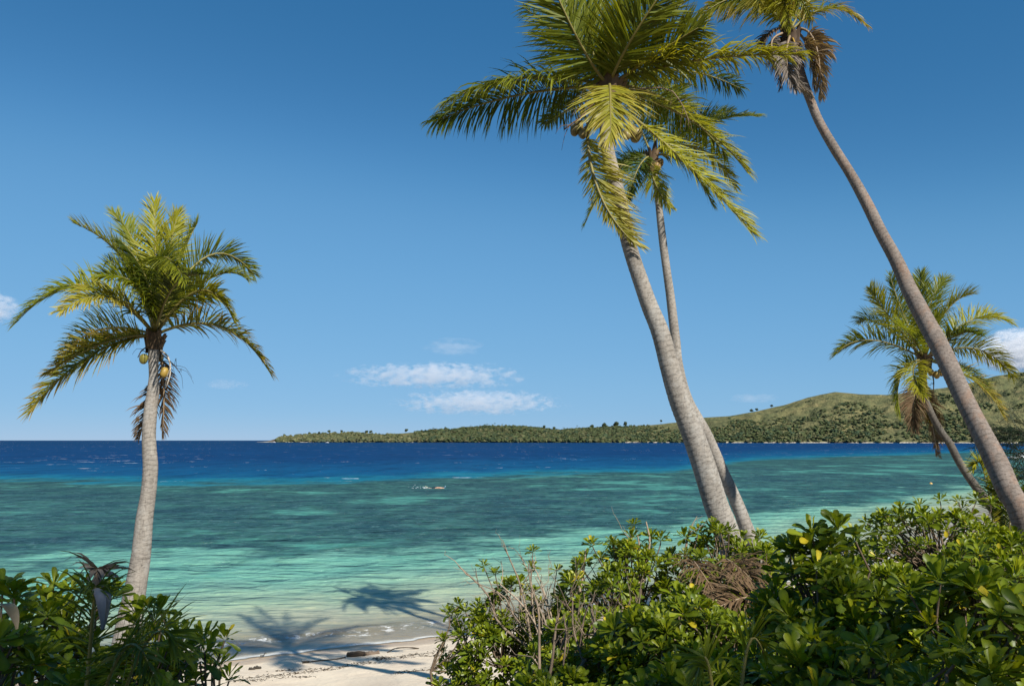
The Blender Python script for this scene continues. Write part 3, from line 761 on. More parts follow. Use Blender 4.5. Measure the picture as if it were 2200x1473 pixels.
# --- the big leaning palm in the middle and the slender one behind it
YA = 11.0
pa = palm([(1308, 182, YA, 40), (1304, 230, YA, 34), (1303, 296, YA, 30), (1307, 330, YA, 30), (1322, 392, YA, 31), (1342, 480, YA, 32), (1353, 532, YA, 34), (1389, 640, YA, 37), (1418, 713, YA, 41), (1438, 786, YA, 44), (1461, 860, YA, 49), (1489, 933, YA, 51), (1514, 1006, YA, 51), (1537, 1080, YA, 52), (1551, 1116, YA, 54), (1578, 1190, YA, 58)], M_TRUNK, 'thick-trunked leaning coconut palm, in front of a thinner one crossing it', ring=.08)
fronds(pa, 1309, 185, YA, [
    ((1118, 168, -.1), (955, 222, -.2), R(L=.62, pal='green', droop=.95, n=84, vee=.05, twist=.35)),
    ((1110, 205, .5), (933, 262, .8), R(L=.62, pal='deep', droop=.9, n=84, vee=.05, twist=-.4)),
    ((1242, 85, -.6), (1150, -120, -1.0), R(L=.72, pal='green', droop=.12, n=96, width=.03)),
    ((1293, 60, .8), (1280, -190, 1.4), R(L=.66, pal='deep', droop=.1, n=84)),
    ((1362, 75, -.7), (1480, -95, -1.2), R(L=.74, pal='green', droop=.14, n=100, width=.03)),
    ((1482, 132, -.2), (1718, 118, -.3), R(L=.62, pal='lime', droop=.75, n=90, width=.03)),
    ((1311, 200, -.85), (1312, 292, -1.45), R(L=.58, pal='yellow', droop=.22, n=56, vee=-.1, width=.034, stalk=.25, twist=.04)),
    ((1290, 420, -.2), (1362, 522, -.25), R(L=.46, pal='yellow', droop=.12, base=(1262, 290, -.1), n=76, sides=(1.25, .5), stalk=.03, twist=1.25)),
    ((1482, 358, -.3), (1616, 500, -.4), R(L=.56, pal='lime', droop=.25, n=84, base=(1345, 240, 0))),
    ((1490, 262, .3), (1606, 372, .4), R(L=.52, pal='lime', droop=.3)),
    ((1450, 150, .9), (1590, 190, 1.6), R(L=.55, pal='deep', droop=.5)),
    ((1400, 60, .7), (1520, -20, 1.2), R(L=.6, pal='lime', droop=.2)),
    ((1220, 95, .9), (1125, 15, 1.7), R(L=.6, pal='deep', droop=.25)),
    ((1250, 60, .5), (1195, -80, .9), R(L=.62, pal='deep', droop=.15)),
    ((1340, 40, .6), (1390, -140, 1.0), R(L=.64, pal='deep', droop=.12)),
    ((1420, 110, -.4), (1500, 60, -.7), R(L=.6, pal='green', droop=.3)),
    ((1430, 215, .5), (1560, 330, .9), R(L=.5, pal='green', droop=.4)),
    ((1240, 225, .8), (1170, 265, 1.4), R(L=.44, pal='deep', droop=.5)),
    ((1400, 225, 1.0), (1490, 240, 1.9), R(L=.5, pal='green', droop=.4)),
])
crownshaft(pa, 1308, 200, YA, .15, .34)
for c in ((1236, 280, -.15, .2), (1252, 288, -.2, .17), (1366, 291, -.1, .24), (1354, 278, .1, .18), (1338, 176, .1, .2), (1268, 268, .0, .17), (1244, 270, .05, .18), (1262, 280, -.1, .16), (1360, 282, .0, .2), (1346, 290, -.15, .17)): coconut(pa, c[0], c[1], YA + c[2], c[3] * .9, (.19, .145, .05))
stalk(pa, [(1330, 195, YA), (1430, 190, YA - .2), (1465, 225, YA - .2), (1480, 262, YA - .2)], .013, (.20, .15, .10), 10)
stalk(pa, [(1290, 200, YA), (1255, 245, YA - .1), (1212, 278, YA - .1)], .02, (.16, .10, .06), 5, 'spathe')
stalk(pa, [(1300, 170, YA), (1270, 190, YA - .2), (1255, 215, YA - .2)], .01, (.12, .09, .06), 10)
stalk(pa, [(1318, 170, YA - .1), (1310, 130, YA - .1), (1300, 90, YA - .1)], .012, (.25, .19, .06), 8)

YB = 16.5
pb = palm([(1402, 335, YB, 18), (1406, 372, YB, 15), (1411, 400, YB, 14), (1415, 437, YB, 15), (1425.6, 532, YB, 17), (1440.5, 640, YB, 19), (1451, 731, YB, 21), (1457, 787, YB, 23), (1477, 860, YB, 26), (1517, 933, YB, 27), (1549, 1006, YB, 28), (1583, 1080, YB, 29), (1604, 1135, YB, 31), (1628, 1195, YB, 34)], M_TRUNK, 'slender coconut palm rising behind the thick leaning trunk, small crown', ring=.09)
fronds(pb, 1400, 335, YB, [
    ((1515, 266, 0), (1630, 250, .1), R(L=.46, pal='green', droop=.3)),
    ((1330, 362, -.2), (1258, 478, -.3), R(L=.44, pal='deep', droop=.4)),
    ((1355, 345, .4), (1325, 405, .6), R(L=.5, pal='deep', droop=.5)),
    ((1404, 385, -.3), (1440, 445, -.5), R(L=.40, pal='lime', droop=.5, n=50)),
    ((1500, 318, .2), (1578, 400, .3), R(L=.5, pal='lime', droop=.4)),
    ((1470, 350, -.3), (1530, 440, -.5), R(L=.5, pal='green', droop=.4)),
    ((1430, 240, .2), (1470, 190, .4), R(L=.5, pal='deep', droop=.2)),
    ((1365, 250, .3), (1340, 200, .5), R(L=.5, pal='deep', droop=.2)),
    ((1480, 270, .3), (1570, 240, .5), R(L=.5, pal='deep', droop=.3)),
    ((1372, 360, -.3), (1350, 430, -.5), R(L=.42, pal='deep', droop=.5)),
])
crownshaft(pb, 1402, 345, YB, .11, .3)
for c in ((1390, 356, -.15, .19), (1398, 362, -.2, .2), (1412, 358, -.12, .18), (1418, 350, .1, .2)): coconut(pb, c[0], c[1], YB + c[2], c[3], (.30, .20, .07))

# --- the tall bending palm with dead fronds
pc = palm([(1706, 110, 14.2, 26), (1722, 165, 14.2, 22), (1739, 210, 14.2, 20), (1759, 260, 14.1, 20), (1792, 318, 14, 22), (1826, 372, 13.9, 23), (1862, 437, 13.7, 25), (1893, 500, 13.5, 27), (1926, 560, 13.3, 30), (1953, 620, 13.1, 33), (1984, 680, 12.8, 36), (2016, 739, 12.5, 38), (2045, 799, 12.2, 38), (2073, 859, 11.9, 38), (2104, 920, 11.6, 39), (2142, 996, 11.3, 44), (2167, 1053, 11.1, 46), (2189, 1091, 11, 48), (2207, 1148, 11, 50), (2216, 1210, 11, 54)], M_TRUNK_R, 'tall bending coconut palm with rusty lichen on its trunk and dead fronds hanging', ring=.085)
YC = 14.2
fronds(pc, 1695, 72, YC, [
    ((1610, -4, 0), (1508, 32, -.1), R(L=.5, pal='rust', droop=.6, n=76, vee=.1)),
    ((1778, 18, 0), (1858, 52, -.1), R(L=.46, pal='rust', droop=.5, n=70, vee=.1)),
    ((1650, -15, -.7), (1630, 32, -1.2), R(L=.5, pal='yellow', droop=.4)),
    ((1705, -10, -.7), (1745, 45, -1.3), R(L=.5, pal='rust', droop=.5)),
    ((1660, -50, .2), (1590, -150, .3), R(L=.55, pal='green', droop=.2)),
    ((1725, -55, .3), (1800, -150, .5), R(L=.55, pal='green', droop=.2)),
    ((1760, -15, .5), (1840, -20, .9), R(L=.5, pal='lime', droop=.4)),
    ((1695, -60, .4), (1700, -190, .6), R(L=.55, pal='green', droop=.15)),
    ((1640, 5, .7), (1560, 40, 1.3), R(L=.5, pal='green', droop=.5)),
    ((1685, 0, -.5), (1700, 60, -1.2), R(L=.46, pal='lime', droop=.5)),
    ((1752, 95, -.3), (1764, 205, -.35), R(L=.40, pal='dry', droop=.7, base=(1716, 62, -.1), n=60, stalk=.25, width=.034, twist=1.2)),
    ((1738, 110, -.2), (1748, 190, -.2), R(L=.34, pal='dry', droop=.6, base=(1710, 66, 0), n=50, stalk=.25, width=.034)),
    ((1660, 110, -.2), (1742, 205, -.3), R(L=.30, pal='grey', droop=.7, base=(1690, 70, 0), n=60, stalk=.2)),
    ((1690, 130, -.3), (1710, 190, -.3), R(L=.34, pal='grey', droop=.7, base=(1698, 75, -.1), n=50)),
    ((1648, 78, 0), (1642, 110, 0), R(L=.26, pal='brown', droop=.9, base=(1690, 55, 0), n=40)),
    ((1675, 110, .2), (1680, 185, .3), R(L=.34, pal='brown', droop=.7, base=(1690, 70, .1), n=50)),
    ((1715, 110, .2), (1722, 175, .3), R(L=.30, pal='grey', droop=.7, base=(1700, 70, .1), n=50)),
])
crownshaft(pc, 1700, 85, YC, .13, .4, (.08, .055, .04))
stalk(pc, [(1700, 75, YC - .1), (1708, 95, YC - .2), (1712, 120, YC - .2)], .018, (.42, .27, .05), 6)

# --- the short bushy palm across the water's edge
YD = 20.0
pd = palm([(1988, 775, YD, 16), (1982, 820, YD, 15), (1986, 852, YD, 14), (2003, 893, YD, 15), (2024, 930, YD, 16), (2040, 952, YD, 17), (2056, 983, YD, 18), (2075, 1015, YD, 19), (2101, 1051, YD, 21), (2138, 1100, YD, 24), (2165, 1140, YD, 26)], M_TRUNK_D, 'bushy coconut palm with trunk in shade tones behind the tall bending one, brown fronds drooping', ring=.09)
fronds(pd, 1987, 772, YD, [
    ((1872, 730, 0), (1796, 760, -.1), R(L=.62, pal='green', droop=.35)),
    ((1908, 676, 0), (1868, 620, .2), R(L=.60, pal='lime', droop=.12)),
    ((1940, 672, .4), (1913, 594, .7), R(L=.58, pal='green', droop=.1)),
    ((1976, 662, .5), (1980, 588, .9), R(L=.58, pal='green', droop=.1)),
    ((1996, 664, .4), (2030, 600, .7), R(L=.6, pal='green', droop=.12)),
    ((2030, 672, -.2), (2088, 632, -.3), R(L=.62, pal='lime', droop=.2)),
    ((2085, 688, .2), (2168, 692, .2), R(L=.58, pal='lime', droop=.3)),
    ((2092, 748, -.2), (2174, 806, -.3), R(L=.58, pal='lime', droop=.35)),
    ((2094, 818, .1), (2152, 888, .1), R(L=.56, pal='rust', droop=.3)),
    ((2060, 790, .7), (2120, 830, 1.2), R(L=.5, pal='deep', droop=.4)),
    ((1936, 800, -.3), (1934, 886, -.5), R(L=.56, pal='green', droop=.4)),
    ((1962, 798, -.8), (1985, 850, -1.4), R(L=.5, pal='lime', droop=.4)),
    ((1963, 860, -.1), (1966, 920, -.1), R(L=.46, pal='brown', droop=.6, base=(1980, 800, 0))),
    ((2000, 890, .1), (2014, 974, .1), R(L=.40, pal='brown', droop=.6, base=(1988, 810, 0), n=60)),
    ((1988, 850, .2), (2000, 900, .2), R(L=.4, pal='rust', droop=.6, base=(1985, 790, 0))),
    ((1955, 720, -.8), (1925, 700, -1.6), R(L=.58, pal='green', droop=.3)),
    ((2000, 710, -.8), (2010, 690, -1.6), R(L=.55, pal='green', droop=.3)),
    ((1900, 700, .6), (1845, 690, 1.2), R(L=.58, pal='deep', droop=.3)),
    ((2055, 720, -.6), (2100, 720, -1.2), R(L=.55, pal='deep', droop=.3)),
])
crownshaft(pd, 1987, 785, YD, .14, .45)
for c in ((2012, 805, -.3, .2), (2022, 800, -.2, .2), (2000, 800, -.3, .18)): coconut(pd, c[0], c[1], YD + c[2], c[3], (.30, .20, .05))
stalk(pd, [(2000, 790, YD), (2006, 820, YD), (2004, 850, YD)], .02, (.05, .04, .03), 3, 'spathe')

# ------------------------------------------------------------------ beach shrubs
def leaf_template(k, curl, fold, wmax, tint, seed):
    """obovate leathery leaf along +Y, 1 m long, upper side +Z"""
    r = np.random.default_rng(seed)
    ts = np.array([0, .22, .45, .66, .84, .95, 1.0]); ws = np.array([.035, .075, .15, .215, .235, .17, .06]) * wmax
    V = []; 
    for t, w in zip(ts, ws):
        z = curl * t * t * .5 + .03 * math.sin(t * 9 + seed)
        V += [(-w, t, z + fold * w), (0, t, z), (w, t, z + fold * w)]
    V = np.array(V)
    F4 = [(i * 3 + s, i * 3 + s + 1, i * 3 + s + 4, i * 3 + s + 3) for i in range(6) for s in (0, 1)]
    C = np.repeat(np.linspace(1.12, .95, 7), 3)[:, None] * np.array(tint)
    C[1::3] *= 1.35                                             # pale midrib
    return V, np.array(F4), C
LT = []
tints = [(.120, .150, .007), (.092, .124, .006), (.160, .188, .009), (.070, .104, .008), (.215, .230, .011), (.108, .138, .006), (.40, .31, .02)]
for k, tn in enumerate(tints):
    for c in (-.55, -.15, .25):
        LT.append(leaf_template(k, c + rng.uniform(-.1, .1), rng.uniform(.15, .5), rng.uniform(.58, .88), tn, len(LT)))
LMESH = [mesh('leaf', V, F4, colors=C, smooth=True, mat=M_LEAF) for V, F4, C in LT]
TPICK = np.array([.21, .21, .17, .17, .10, .13, .012]); TPICK = np.repeat(TPICK / TPICK.sum() / 3, 3)

def rosette(pos, axis_, size, r, nl=15):
    """list of (template, 4x4) for a whorl of leaves at a branch tip"""
    ax = nrm(axis_); ref = nrm(np.cross(ax, [0.3, .2, 1.0]) if abs(ax[2]) < .95 else np.cross(ax, [1.0, 0, 0])); w = np.cross(ax, ref)
    out = []
    for i in range(nl):
        f = i / nl; a = i * 2.39996 + r.uniform(-.25, .25)
        op = math.radians(18 + 82 * (1 - f) ** 1.1 + r.normal(0, 9))        # lowest leaves open out, the top ones stand up
        o = ref * math.cos(a) + w * math.sin(a)
        d = ax * math.cos(op) + o * math.sin(op); up = ax * math.sin(op) - o * math.cos(op)
        x = np.cross(d, up); tw = r.normal(0, .35)
        x, up = x * math.cos(tw) + up * math.sin(tw), up * math.cos(tw) - x * math.sin(tw)
        L = size * (.55 + .6 * math.sin(min(1, (1 - f) * 1.15 + .12) * 1.5)) * r.uniform(.85, 1.12)
        M = np.eye(4); M[:3, 0] = x * L; M[:3, 1] = d * L; M[:3, 2] = up * L; M[:3, 3] = pos + ax * (.22 * size * f) + d * .012
        u_ = r.random()
        k_ = 18 if u_ < .012 + .02 * (f < .15) else int(r.choice((12, 6, 0))) if f > .72 else int(r.choice((0, 6, 15, 3))) if f > .35 else int(r.choice((3, 9, 9, 15, 3)))
        out.append((k_ + int(r.integers(3)), M))
    return out
def branch(b, p0, p1, r0, r1, r, bend=.15, col=(.20, .15, .10), seg=5, n=6):
    L = np.linalg.norm(p1 - p0)
    m1 = p0 + (p1 - p0) * .35 + r.normal(0, bend * L * .4, 3) + (0, 0, -.04 * L); m2 = p0 + (p1 - p0) * .72 + r.normal(0, bend * L * .4, 3)
    P = curve_pts([p0, m1, m2, p1], n); b.tube(P, np.linspace(r0, r1, n), seg, np.array(col) * r.uniform(.7, 1.25), cap=False); return P

def build_shrub(label, foot, tips, size, group=None, name='beach_shrub', nl=19, keep=300, col=(.17, .125, .085), wood=1.0, feet=5, spread=.35):
    """tips: rows (position, axis). Branchwork forks from a few feet to every tip."""
    r = np.random.default_rng(int(rng.integers(1 << 30)))
    foot = np.array(foot, float); t = thing(name, foot, label, 'shrub', group)
    tips = [(np.asarray(p, float), np.asarray(a, float)) for p, a in tips]
    bb = MB(); thick = []
    fp = [foot + np.array([r.normal(0, spread), r.normal(0, spread * .6), -.05]) for _ in range(feet)]
    for f in fp: f[2] = gz(f[0], f[1]) - .05
    forks = []
    for f in fp:
        for _ in range(3):
            q = tips[int(r.integers(len(tips)))][0]
            k = f + (q - f) * r.uniform(.35, .55) + r.normal(0, .08, 3)
            tb = MB(); P = branch(tb, f, k, .022 * wood, .013 * wood, r, .18, col, 6, 8); thick.append((tb, P[0])); forks.append(k)
    forks = np.array(forks)
    leaves = []
    for p, a in tips:
        d = np.linalg.norm(forks - p, axis=1) + .6 * np.clip(forks[:, 2] - p[2] + .1, 0, 9); k = forks[int(np.argmin(d + r.uniform(0, .15, len(d))))]
        branch(bb, k, p, .010 * wood, .0055 * wood, r, .16, col, 4, 5)
        leaves += rosette(p, a, size * r.uniform(.68, 1.08), r, int(nl + r.integers(-3, 3)))
    for tb, o in thick:
        link('branch', tb.data('branch', M_TWIG, True, o), t, np.array(o) - foot)
    bw = link('branchwork', bb.data('branchwork', M_TWIG, True, foot), t); bw['kind'] = 'stuff'
    # the leaves that show largest stay single objects
    vis = []
    for T_, M in leaves:
        p = M[:3, 3]; d = EYE - p; dist = np.linalg.norm(d)
        out_ = np.dot(p - (foot + np.array([0, 0, .4])), d / dist)
        vis.append(np.linalg.norm(M[:3, 1]) / dist * (1 + .8 * np.clip(out_, -.6, 1)))
    order = np.argsort(-np.array(vis)); fb = MB()
    for rank, idx in enumerate(order):
        T_, M = leaves[idx]
        if rank < keep:
            o = bpy.data.objects.new('leaf', LMESH[T_]); COL.objects.link(o); o.parent = t
            Ml = M.copy(); Ml[:3, 3] -= foot; o.matrix_local = Matrix(Ml.tolist())
        else:
            V, F4, C = LT[T_]; fb.add(V @ M[:3, :3].T + M[:3, 3], F4, None, C * r.uniform(.8, 1.15))
    if fb.n:
        fo = link('foliage', fb.data('foliage', M_LEAF, True, foot), t); fo['kind'] = 'stuff'
    return t
def dome_tips(cx, top_py, Y, half_w, n, r, depth=1.0, below=None, lump=.22, fill=.35):
    """branch tips spread over a lumpy dome whose crest is seen at pixel (cx, top_py), Y metres away"""
    c = at(cx, top_py, Y); rx = half_w / F * Y; g0 = gz(c[0], c[1])
    base = g0 + .25 * (c[2] - g0); rz = c[2] - base; ry = depth
    tips = []
    while len(tips) < n:
        a = r.uniform(0, 2 * math.pi); u = r.uniform(-.15, 1.0); s = math.sqrt(max(0, 1 - u * u))
        d = np.array([math.cos(a) * s, math.sin(a) * s, u])
        if d[1] > .45 and r.random() < .75: continue             # fewer at the back
        k = 1 + lump * vnoise(np.array(d[0] * 3 + cx), np.array(d[2] * 3 + d[1] * 2), 1.0, 3, 2)
        if r.random() < fill: k *= r.uniform(.55, .95)
        p = np.array([c[0], c[1], base]) + d * np.array([rx, ry, rz]) * float(k)
        if p[2] < gz(p[0], p[1]) + .12: continue
        ax = nrm(d * np.array([.55, .55, .5]) + np.array([0, -.12, .62]) + r.normal(0, .18, 3))
        tips.append((p, ax))
    return tips, (c[0], c[1], g0)
def dome_shrub(label, cx, top_py, Y, half_w, n, size, depth=1.0, extra=(), **kw):
    r = np.random.default_rng(int(cx * 7 + top_py))
    lower = size * .85 * F / Y
    tips, foot = dome_tips(cx, top_py + lower, Y, half_w, int(n * 1.45), r, depth)
    for e in extra: tips.append((at(e[0], e[1] + lower * .35, e[2]), nrm(np.array([r.normal(0, .2), -.1, 1.0]))))
    return build_shrub(label, foot, tips, size, **kw)

GR = 'beach shrubs along the top of the beach'
dome_shrub('loose beach shrub with bare twigs, leaning out over the open sand', 1080, 1250, 9.6, 130, 110, .105, .8, spread=.5, group=GR, extra=[(1040, 1212, 9.6), (1064, 1228, 9.5), (1145, 1180, 9.6), (1142, 1216, 9.6), (1196, 1222, 9.3), (965, 1312, 9.4), (985, 1296, 9.5), (1000, 1310, 9.3), (1018, 1322, 9.3), (955, 1372, 9.2), (990, 1360, 9.2), (1010, 1352, 9.1), (1085, 1378, 8.8), (1060, 1362, 9), (1010, 1400, 9), (1020, 1438, 8.9), (1088, 1425, 8.7), (1045, 1410, 8.9), (1030, 1465, 8.8)])
dome_shrub('leafy beach shrub with one sprig standing up against turquoise water', 1335, 1178, 8.9, 165, 190, .105, 1.0, group=GR, extra=[(1362, 1122, 9.0), (1357, 1150, 9.0), (1240, 1205, 8.8), (1420, 1155, 8.9), (1400, 1150, 8.9), (1315, 1165, 8.9)])
dome_shrub('bright green beach shrub wrapped round the foot of the leaning palms', 1560, 1140, 8.6, 160, 190, .11, 1.0, group=GR, extra=[(1530, 1128, 8.7), (1500, 1140, 8.7), (1548, 1136, 8.6), (1470, 1150, 8.7), (1632, 1150, 8.8), (1668, 1165, 8.8)])
dome_shrub('large-leaved glossy shrub rising before the pale lagoon', 1765, 1162, 4.6, 140, 110, .115, .6, group=GR, extra=[(1745, 1140, 4.5), (1800, 1130, 4.5), (1700, 1165, 4.6), (1838, 1150, 4.6)])
dome_shrub('broad small-leaved shrub below the short bushy palm', 1990, 1078, 9.4, 210, 300, .105, 1.2, group=GR, extra=[(2020, 1070, 9.3), (2060, 1072, 9.3), (2098, 1070, 9.3), (2128, 1078, 9.4), (1895, 1098, 9.4), (1935, 1088, 9.5), (1975, 1082, 9.6), (1862, 1118, 9.4)])
dome_shrub('sunlit broad-leaved shrub under the tall bending palm', 2090, 1250, 3.9, 190, 130, .112, .7, group=GR, extra=[(1955, 1262, 3.8), (2020, 1240, 3.8), (2110, 1235, 3.9), (2180, 1230, 4.0)])
dome_shrub('shaded shrub beside dead palm fronds', 1480, 1290, 6.2, 200, 170, .12, .9, group=GR)
dome_shrub('low dark shrub in the tree shade, large dull leaves', 1800, 1345, 3.6, 210, 115, .11, .6, group=GR)
dome_shrub('dark shrub full of dry stems, before the sprig shrub', 1290, 1310, 7.4, 170, 120, .11, .8, group=GR, wood=1.3)
dome_shrub('dense shrub filling the gap between the lagoon-side shrubs', 1850, 1215, 6.6, 210, 190, .11, .9, group=GR)
dome_shrub('shrub crowding the base of the rusty palm trunk', 2160, 1150, 7.2, 150, 120, .11, .9, group=GR)
dome_shrub('low shaded shrub at the foot of the stem thicket', 1500, 1405, 4.6, 200, 80, .12, .6, group=GR)
dome_shrub('low leafy shrub at the sandy edge of the stem thicket', 1200, 1440, 6.0, 130, 50, .105, .5, group=GR)
dome_shrub('lowest shaded shrub, leaves brushing a green palm frond', 2080, 1400, 2.9, 200, 80, .10, .45, group=GR)

GL = 'beach shrubs beside the lone palm'
dome_shrub('dark round-leaved shrub in front of the lone palm trunk', 130, 1265, 5.6, 130, 80, .12, .6, group=GL, extra=[(115, 1252, 5.6), (150, 1262, 5.6), (220, 1262, 5.7), (90, 1285, 5.5), (240, 1275, 5.6)])
dome_shrub('upright round-leaved shrub touching the lone palm trunk', 318, 1318, 5.4, 55, 26, .125, .4, group=GL, extra=[(318, 1300, 5.3), (345, 1305, 5.3), (292, 1310, 5.4), (300, 1335, 5.3)])
dome_shrub('shrub with bright lime leaves beside young palm shoots', 40, 1300, 4.4, 90, 40, .13, .5, group=GL, extra=[(5, 1260, 4.3), (30, 1270, 4.3)])
r_ = np.random.default_rng(77)
tp = [(398, 1362), (440, 1372), (482, 1376), (415, 1392), (385, 1400), (355, 1385), (430, 1420), (474, 1428), (492, 1462), (400, 1430), (455, 1442), (370, 1440), (345, 1420), (420, 1465), (440, 1400), (380, 1370), (360, 1350), (395, 1470), (340, 1460), (330, 1395)]
tips = [(at(x, y, 5.2 + r_.uniform(-.25, .25)), nrm(np.array([r_.normal(.15, .3), -.15, .9]))) for x, y in tp]
fx = at(380, 1473, 5.2); build_shrub('open sprawling shrub reaching dark sprigs over the white sand', (fx[0], fx[1], gz(fx[0], fx[1])), tips, .115, group=GL, nl=13, feet=3, spread=.15)
dome_shrub('low shrub in deep shade under the young palm', 190, 1425, 4.3, 190, 60, .125, .5, group=GL)

# bare stems of the thicket
def bare_shrub(label, roots, r, col, n=10, name='bare_shrub'):
    p0 = at(*roots[0][0]); f = np.array([p0[0], p0[1], gz(p0[0], p0[1])]); t = thing(name, f, label, 'shrub')
    for a, b_ in roots:
        A, B_ = at(*a), at(*b_); mb = MB(); rad = .013 * r.uniform(.7, 1.5)
        P = branch(mb, A, B_, rad, rad * .45, r, .14, col, 6, 9)
        for q in range(n):
            i = int(r.integers(2, 9)); s = P[i]; d = nrm((P[i] - P[i - 1]) / np.linalg.norm(P[i] - P[i - 1]) + r.normal(0, .6, 3)); L = r.uniform(.12, .42)
            e = s + d * L; Q = branch(mb, s, e, rad * .4, rad * .16, r, .2, col, 4, 5)
            for w in range(2):
                j = int(r.integers(1, 5)); branch(mb, Q[j], Q[j] + nrm(d + r.normal(0, .7, 3)) * L * .5, rad * .2, rad * .08, r, .2, col, 3, 4)
        link('branch', mb.data('branch', M_TWIG, True, A), t, A - f)
rb_ = np.random.default_rng(5)
bare_shrub('pale leafless twigs tangled over the loose shrub above the sand', [((1150, 1400, 9.0), (985, 1215, 9.2)), ((1160, 1420, 9.0), (1060, 1262, 9.1)), ((1170, 1400, 8.9), (1115, 1190, 9.0)), ((1190, 1420, 8.8), (1145, 1215, 9.0)), ((1150, 1380, 9.0), (1020, 1250, 9.0)), ((1200, 1380, 8.6), (1150, 1240, 8.8)), ((1140, 1410, 9.0), (1095, 1200, 9.0)), ((1210, 1400, 8.7), (1075, 1255, 8.9)), ((1180, 1400, 8.6), (1135, 1210, 8.8))], rb_, (.30, .235, .17), 6)
bare_shrub('upright brown stems crowding the shaded middle of the thicket', [((x, 1473, 6.6 + rb_.uniform(-.4, .4)), (x + rb_.uniform(-50, 50), rb_.uniform(1290, 1350), 6.9)) for x in np.linspace(1160, 1400, 15)], rb_, (.22, .165, .115), 4)
bare_shrub('thin dry stems poking above the sprig shrub', [((1380, 1260, 8.8), (1388, 1120, 8.9)), ((1372, 1260, 8.8), (1370, 1150, 8.9)), ((1230, 1330, 8.8), (1258, 1180, 8.9)), ((1470, 1260, 8.6), (1480, 1145, 8.7))], rb_, (.30, .23, .16), 3)

# ------------------------------------------------------------------ dead fronds, young palms, debris
def loose_frond(label, base, mid, tip, **kw):
    B_ = at(*base); t = thing('palm_frond', B_, label, 'palm frond')
    o = frond(t, B_, at(*mid), at(*tip), **kw); o.name = 'stem'
    if 'label' in o: del o['label']
loose_frond('dead brown palm frond sagging in shrubs below the leaning palms', (1490, 1205, 7.6), (1515, 1240, 7.3), (1565, 1320, 7.0), L=.30, pal='brown', droop=.7, n=52, stalk=.02, width=.02, mess=.26, ragged=.5, rr_=.007, seed=3, twist=.6)
loose_frond('dead ragged palm frond fanned out beside the shaded shrub', (1560, 1200, 7.5), (1600, 1230, 7.2), (1640, 1275, 6.9), L=.28, pal='brown', droop=.8, n=52, stalk=.02, width=.02, mess=.26, ragged=.5, rr_=.007, seed=4, twist=-.7)
loose_frond('dead brown frond half buried under the fanned ragged one', (1650, 1290, 6.9), (1590, 1285, 6.8), (1510, 1325, 6.7), L=.28, pal='brown', droop=.6, n=52, stalk=.02, width=.02, mess=.26, ragged=.5, rr_=.007, seed=5, twist=.7)
def seedling(label, base, rows, **kw):
    kw['rr_'] = .009
    p = at(*base); f = np.array([p[0], p[1], gz(p[0], p[1])]); t = thing('young_coconut_palm', f, label, 'palm')
    for m_, e, k in rows: q = dict(kw); q.update(k); frond(t, f + rng.normal(0, .02, 3), at(*m_), at(*e), **q)
    return t
seedling('young coconut palm with a withered grey top, among dark shrubs', (185, 1473, 4.1), [
    ((200, 1330, 4.0), (206, 1242, 3.9), R(L=.16, pal='grey', droop=.7, width=.02, n=12, stalk=.7, twist=.3)),
    ((195, 1375, 3.9), (205, 1275, 3.7), R(L=.21, pal='deep', droop=.7, width=.011, n=26, stalk=.35, twist=.15)),
    ((290, 1425, 3.9), (385, 1398, 3.8), R(L=.26, pal='green', droop=.2, width=.014, n=30, stalk=.3)),
    ((240, 1440, 3.7), (330, 1452, 3.4), R(L=.26, pal='deep', droop=.3, width=.014, n=28, stalk=.3)),
], n=40)
seedling('small coconut seedling sending a green frond through the shaded shrubs', (1560, 1540, 3.3), [
    ((1595, 1455, 3.3), (1640, 1400, 3.3), R(L=.16, pal='green', droop=.15, n=24, stalk=.45, twist=.5, width=.012)),
    ((1530, 1480, 3.2), (1500, 1455, 3.2), R(L=.14, pal='green', droop=.2, n=20, stalk=.45, width=.012))], n=40)
seedling('young palm shoot with one upright yellow-green frond behind the broad shrub', (2140, 1140, 12.5), [
    ((2122, 1050, 12.5), (2092, 1008, 12.5), R(L=.3, pal='lime', droop=.0, n=46, stalk=.3, vee=.6, twist=.5)),
    ((2150, 1085, 12.5), (2140, 1040, 12.5), R(L=.3, pal='rust', droop=.05, n=30, stalk=.3)),
    ((2160, 1090, 12.4), (2152, 1060, 12.2), R(L=.4, pal='deep', droop=.2, n=36, stalk=.3)),
    ((2170, 1110, 12.3), (2175, 1065, 12.1), R(L=.4, pal='deep', droop=.2, n=36, stalk=.3))], n=40)
def dangling_leaf(label, pts, w, col):
    """one broad withered leaf blade folded over a stem"""
    P = curve_pts([at(*p) for p in pts], 9); s = np.array([1.0, .15, 0]); ww = w * np.array([.35, .8, 1, 1, .95, .85, .65, .4, .06])
    V = np.concatenate([[P[i] + s * ww[i], P[i] + np.array([0, -.015, 0]), P[i] - s * ww[i]] for i in range(9)])
    b = MB(); b.add(V, [(i * 3 + k, i * 3 + k + 1, i * 3 + k + 4, i * 3 + k + 3) for i in range(8) for k in (0, 1)], None, col)
    tag(link('withered_leaf', b.data('withered_leaf', M_DRY, True, P[0]), None, P[0]), label, 'leaf')
dangling_leaf('grey withered palm blade hanging split in front of dark shrubs', [(206, 1262, 3.72), (214, 1275, 3.68), (218, 1300, 3.66), (220, 1352, 3.66)], .024, (.20, .20, .22))
dangling_leaf('second narrow grey blade beside the split withered one', [(222, 1268, 3.74), (230, 1278, 3.70), (228, 1310, 3.70), (224, 1350, 3.70)], .018, (.19, .19, .21))
dangling_leaf('curled tan dead leaf draped over lime green leaves', [(-14, 1300, 3.6), (12, 1295, 3.5), (28, 1315, 3.5), (38, 1350, 3.5)], .03, (.42, .31, .20))

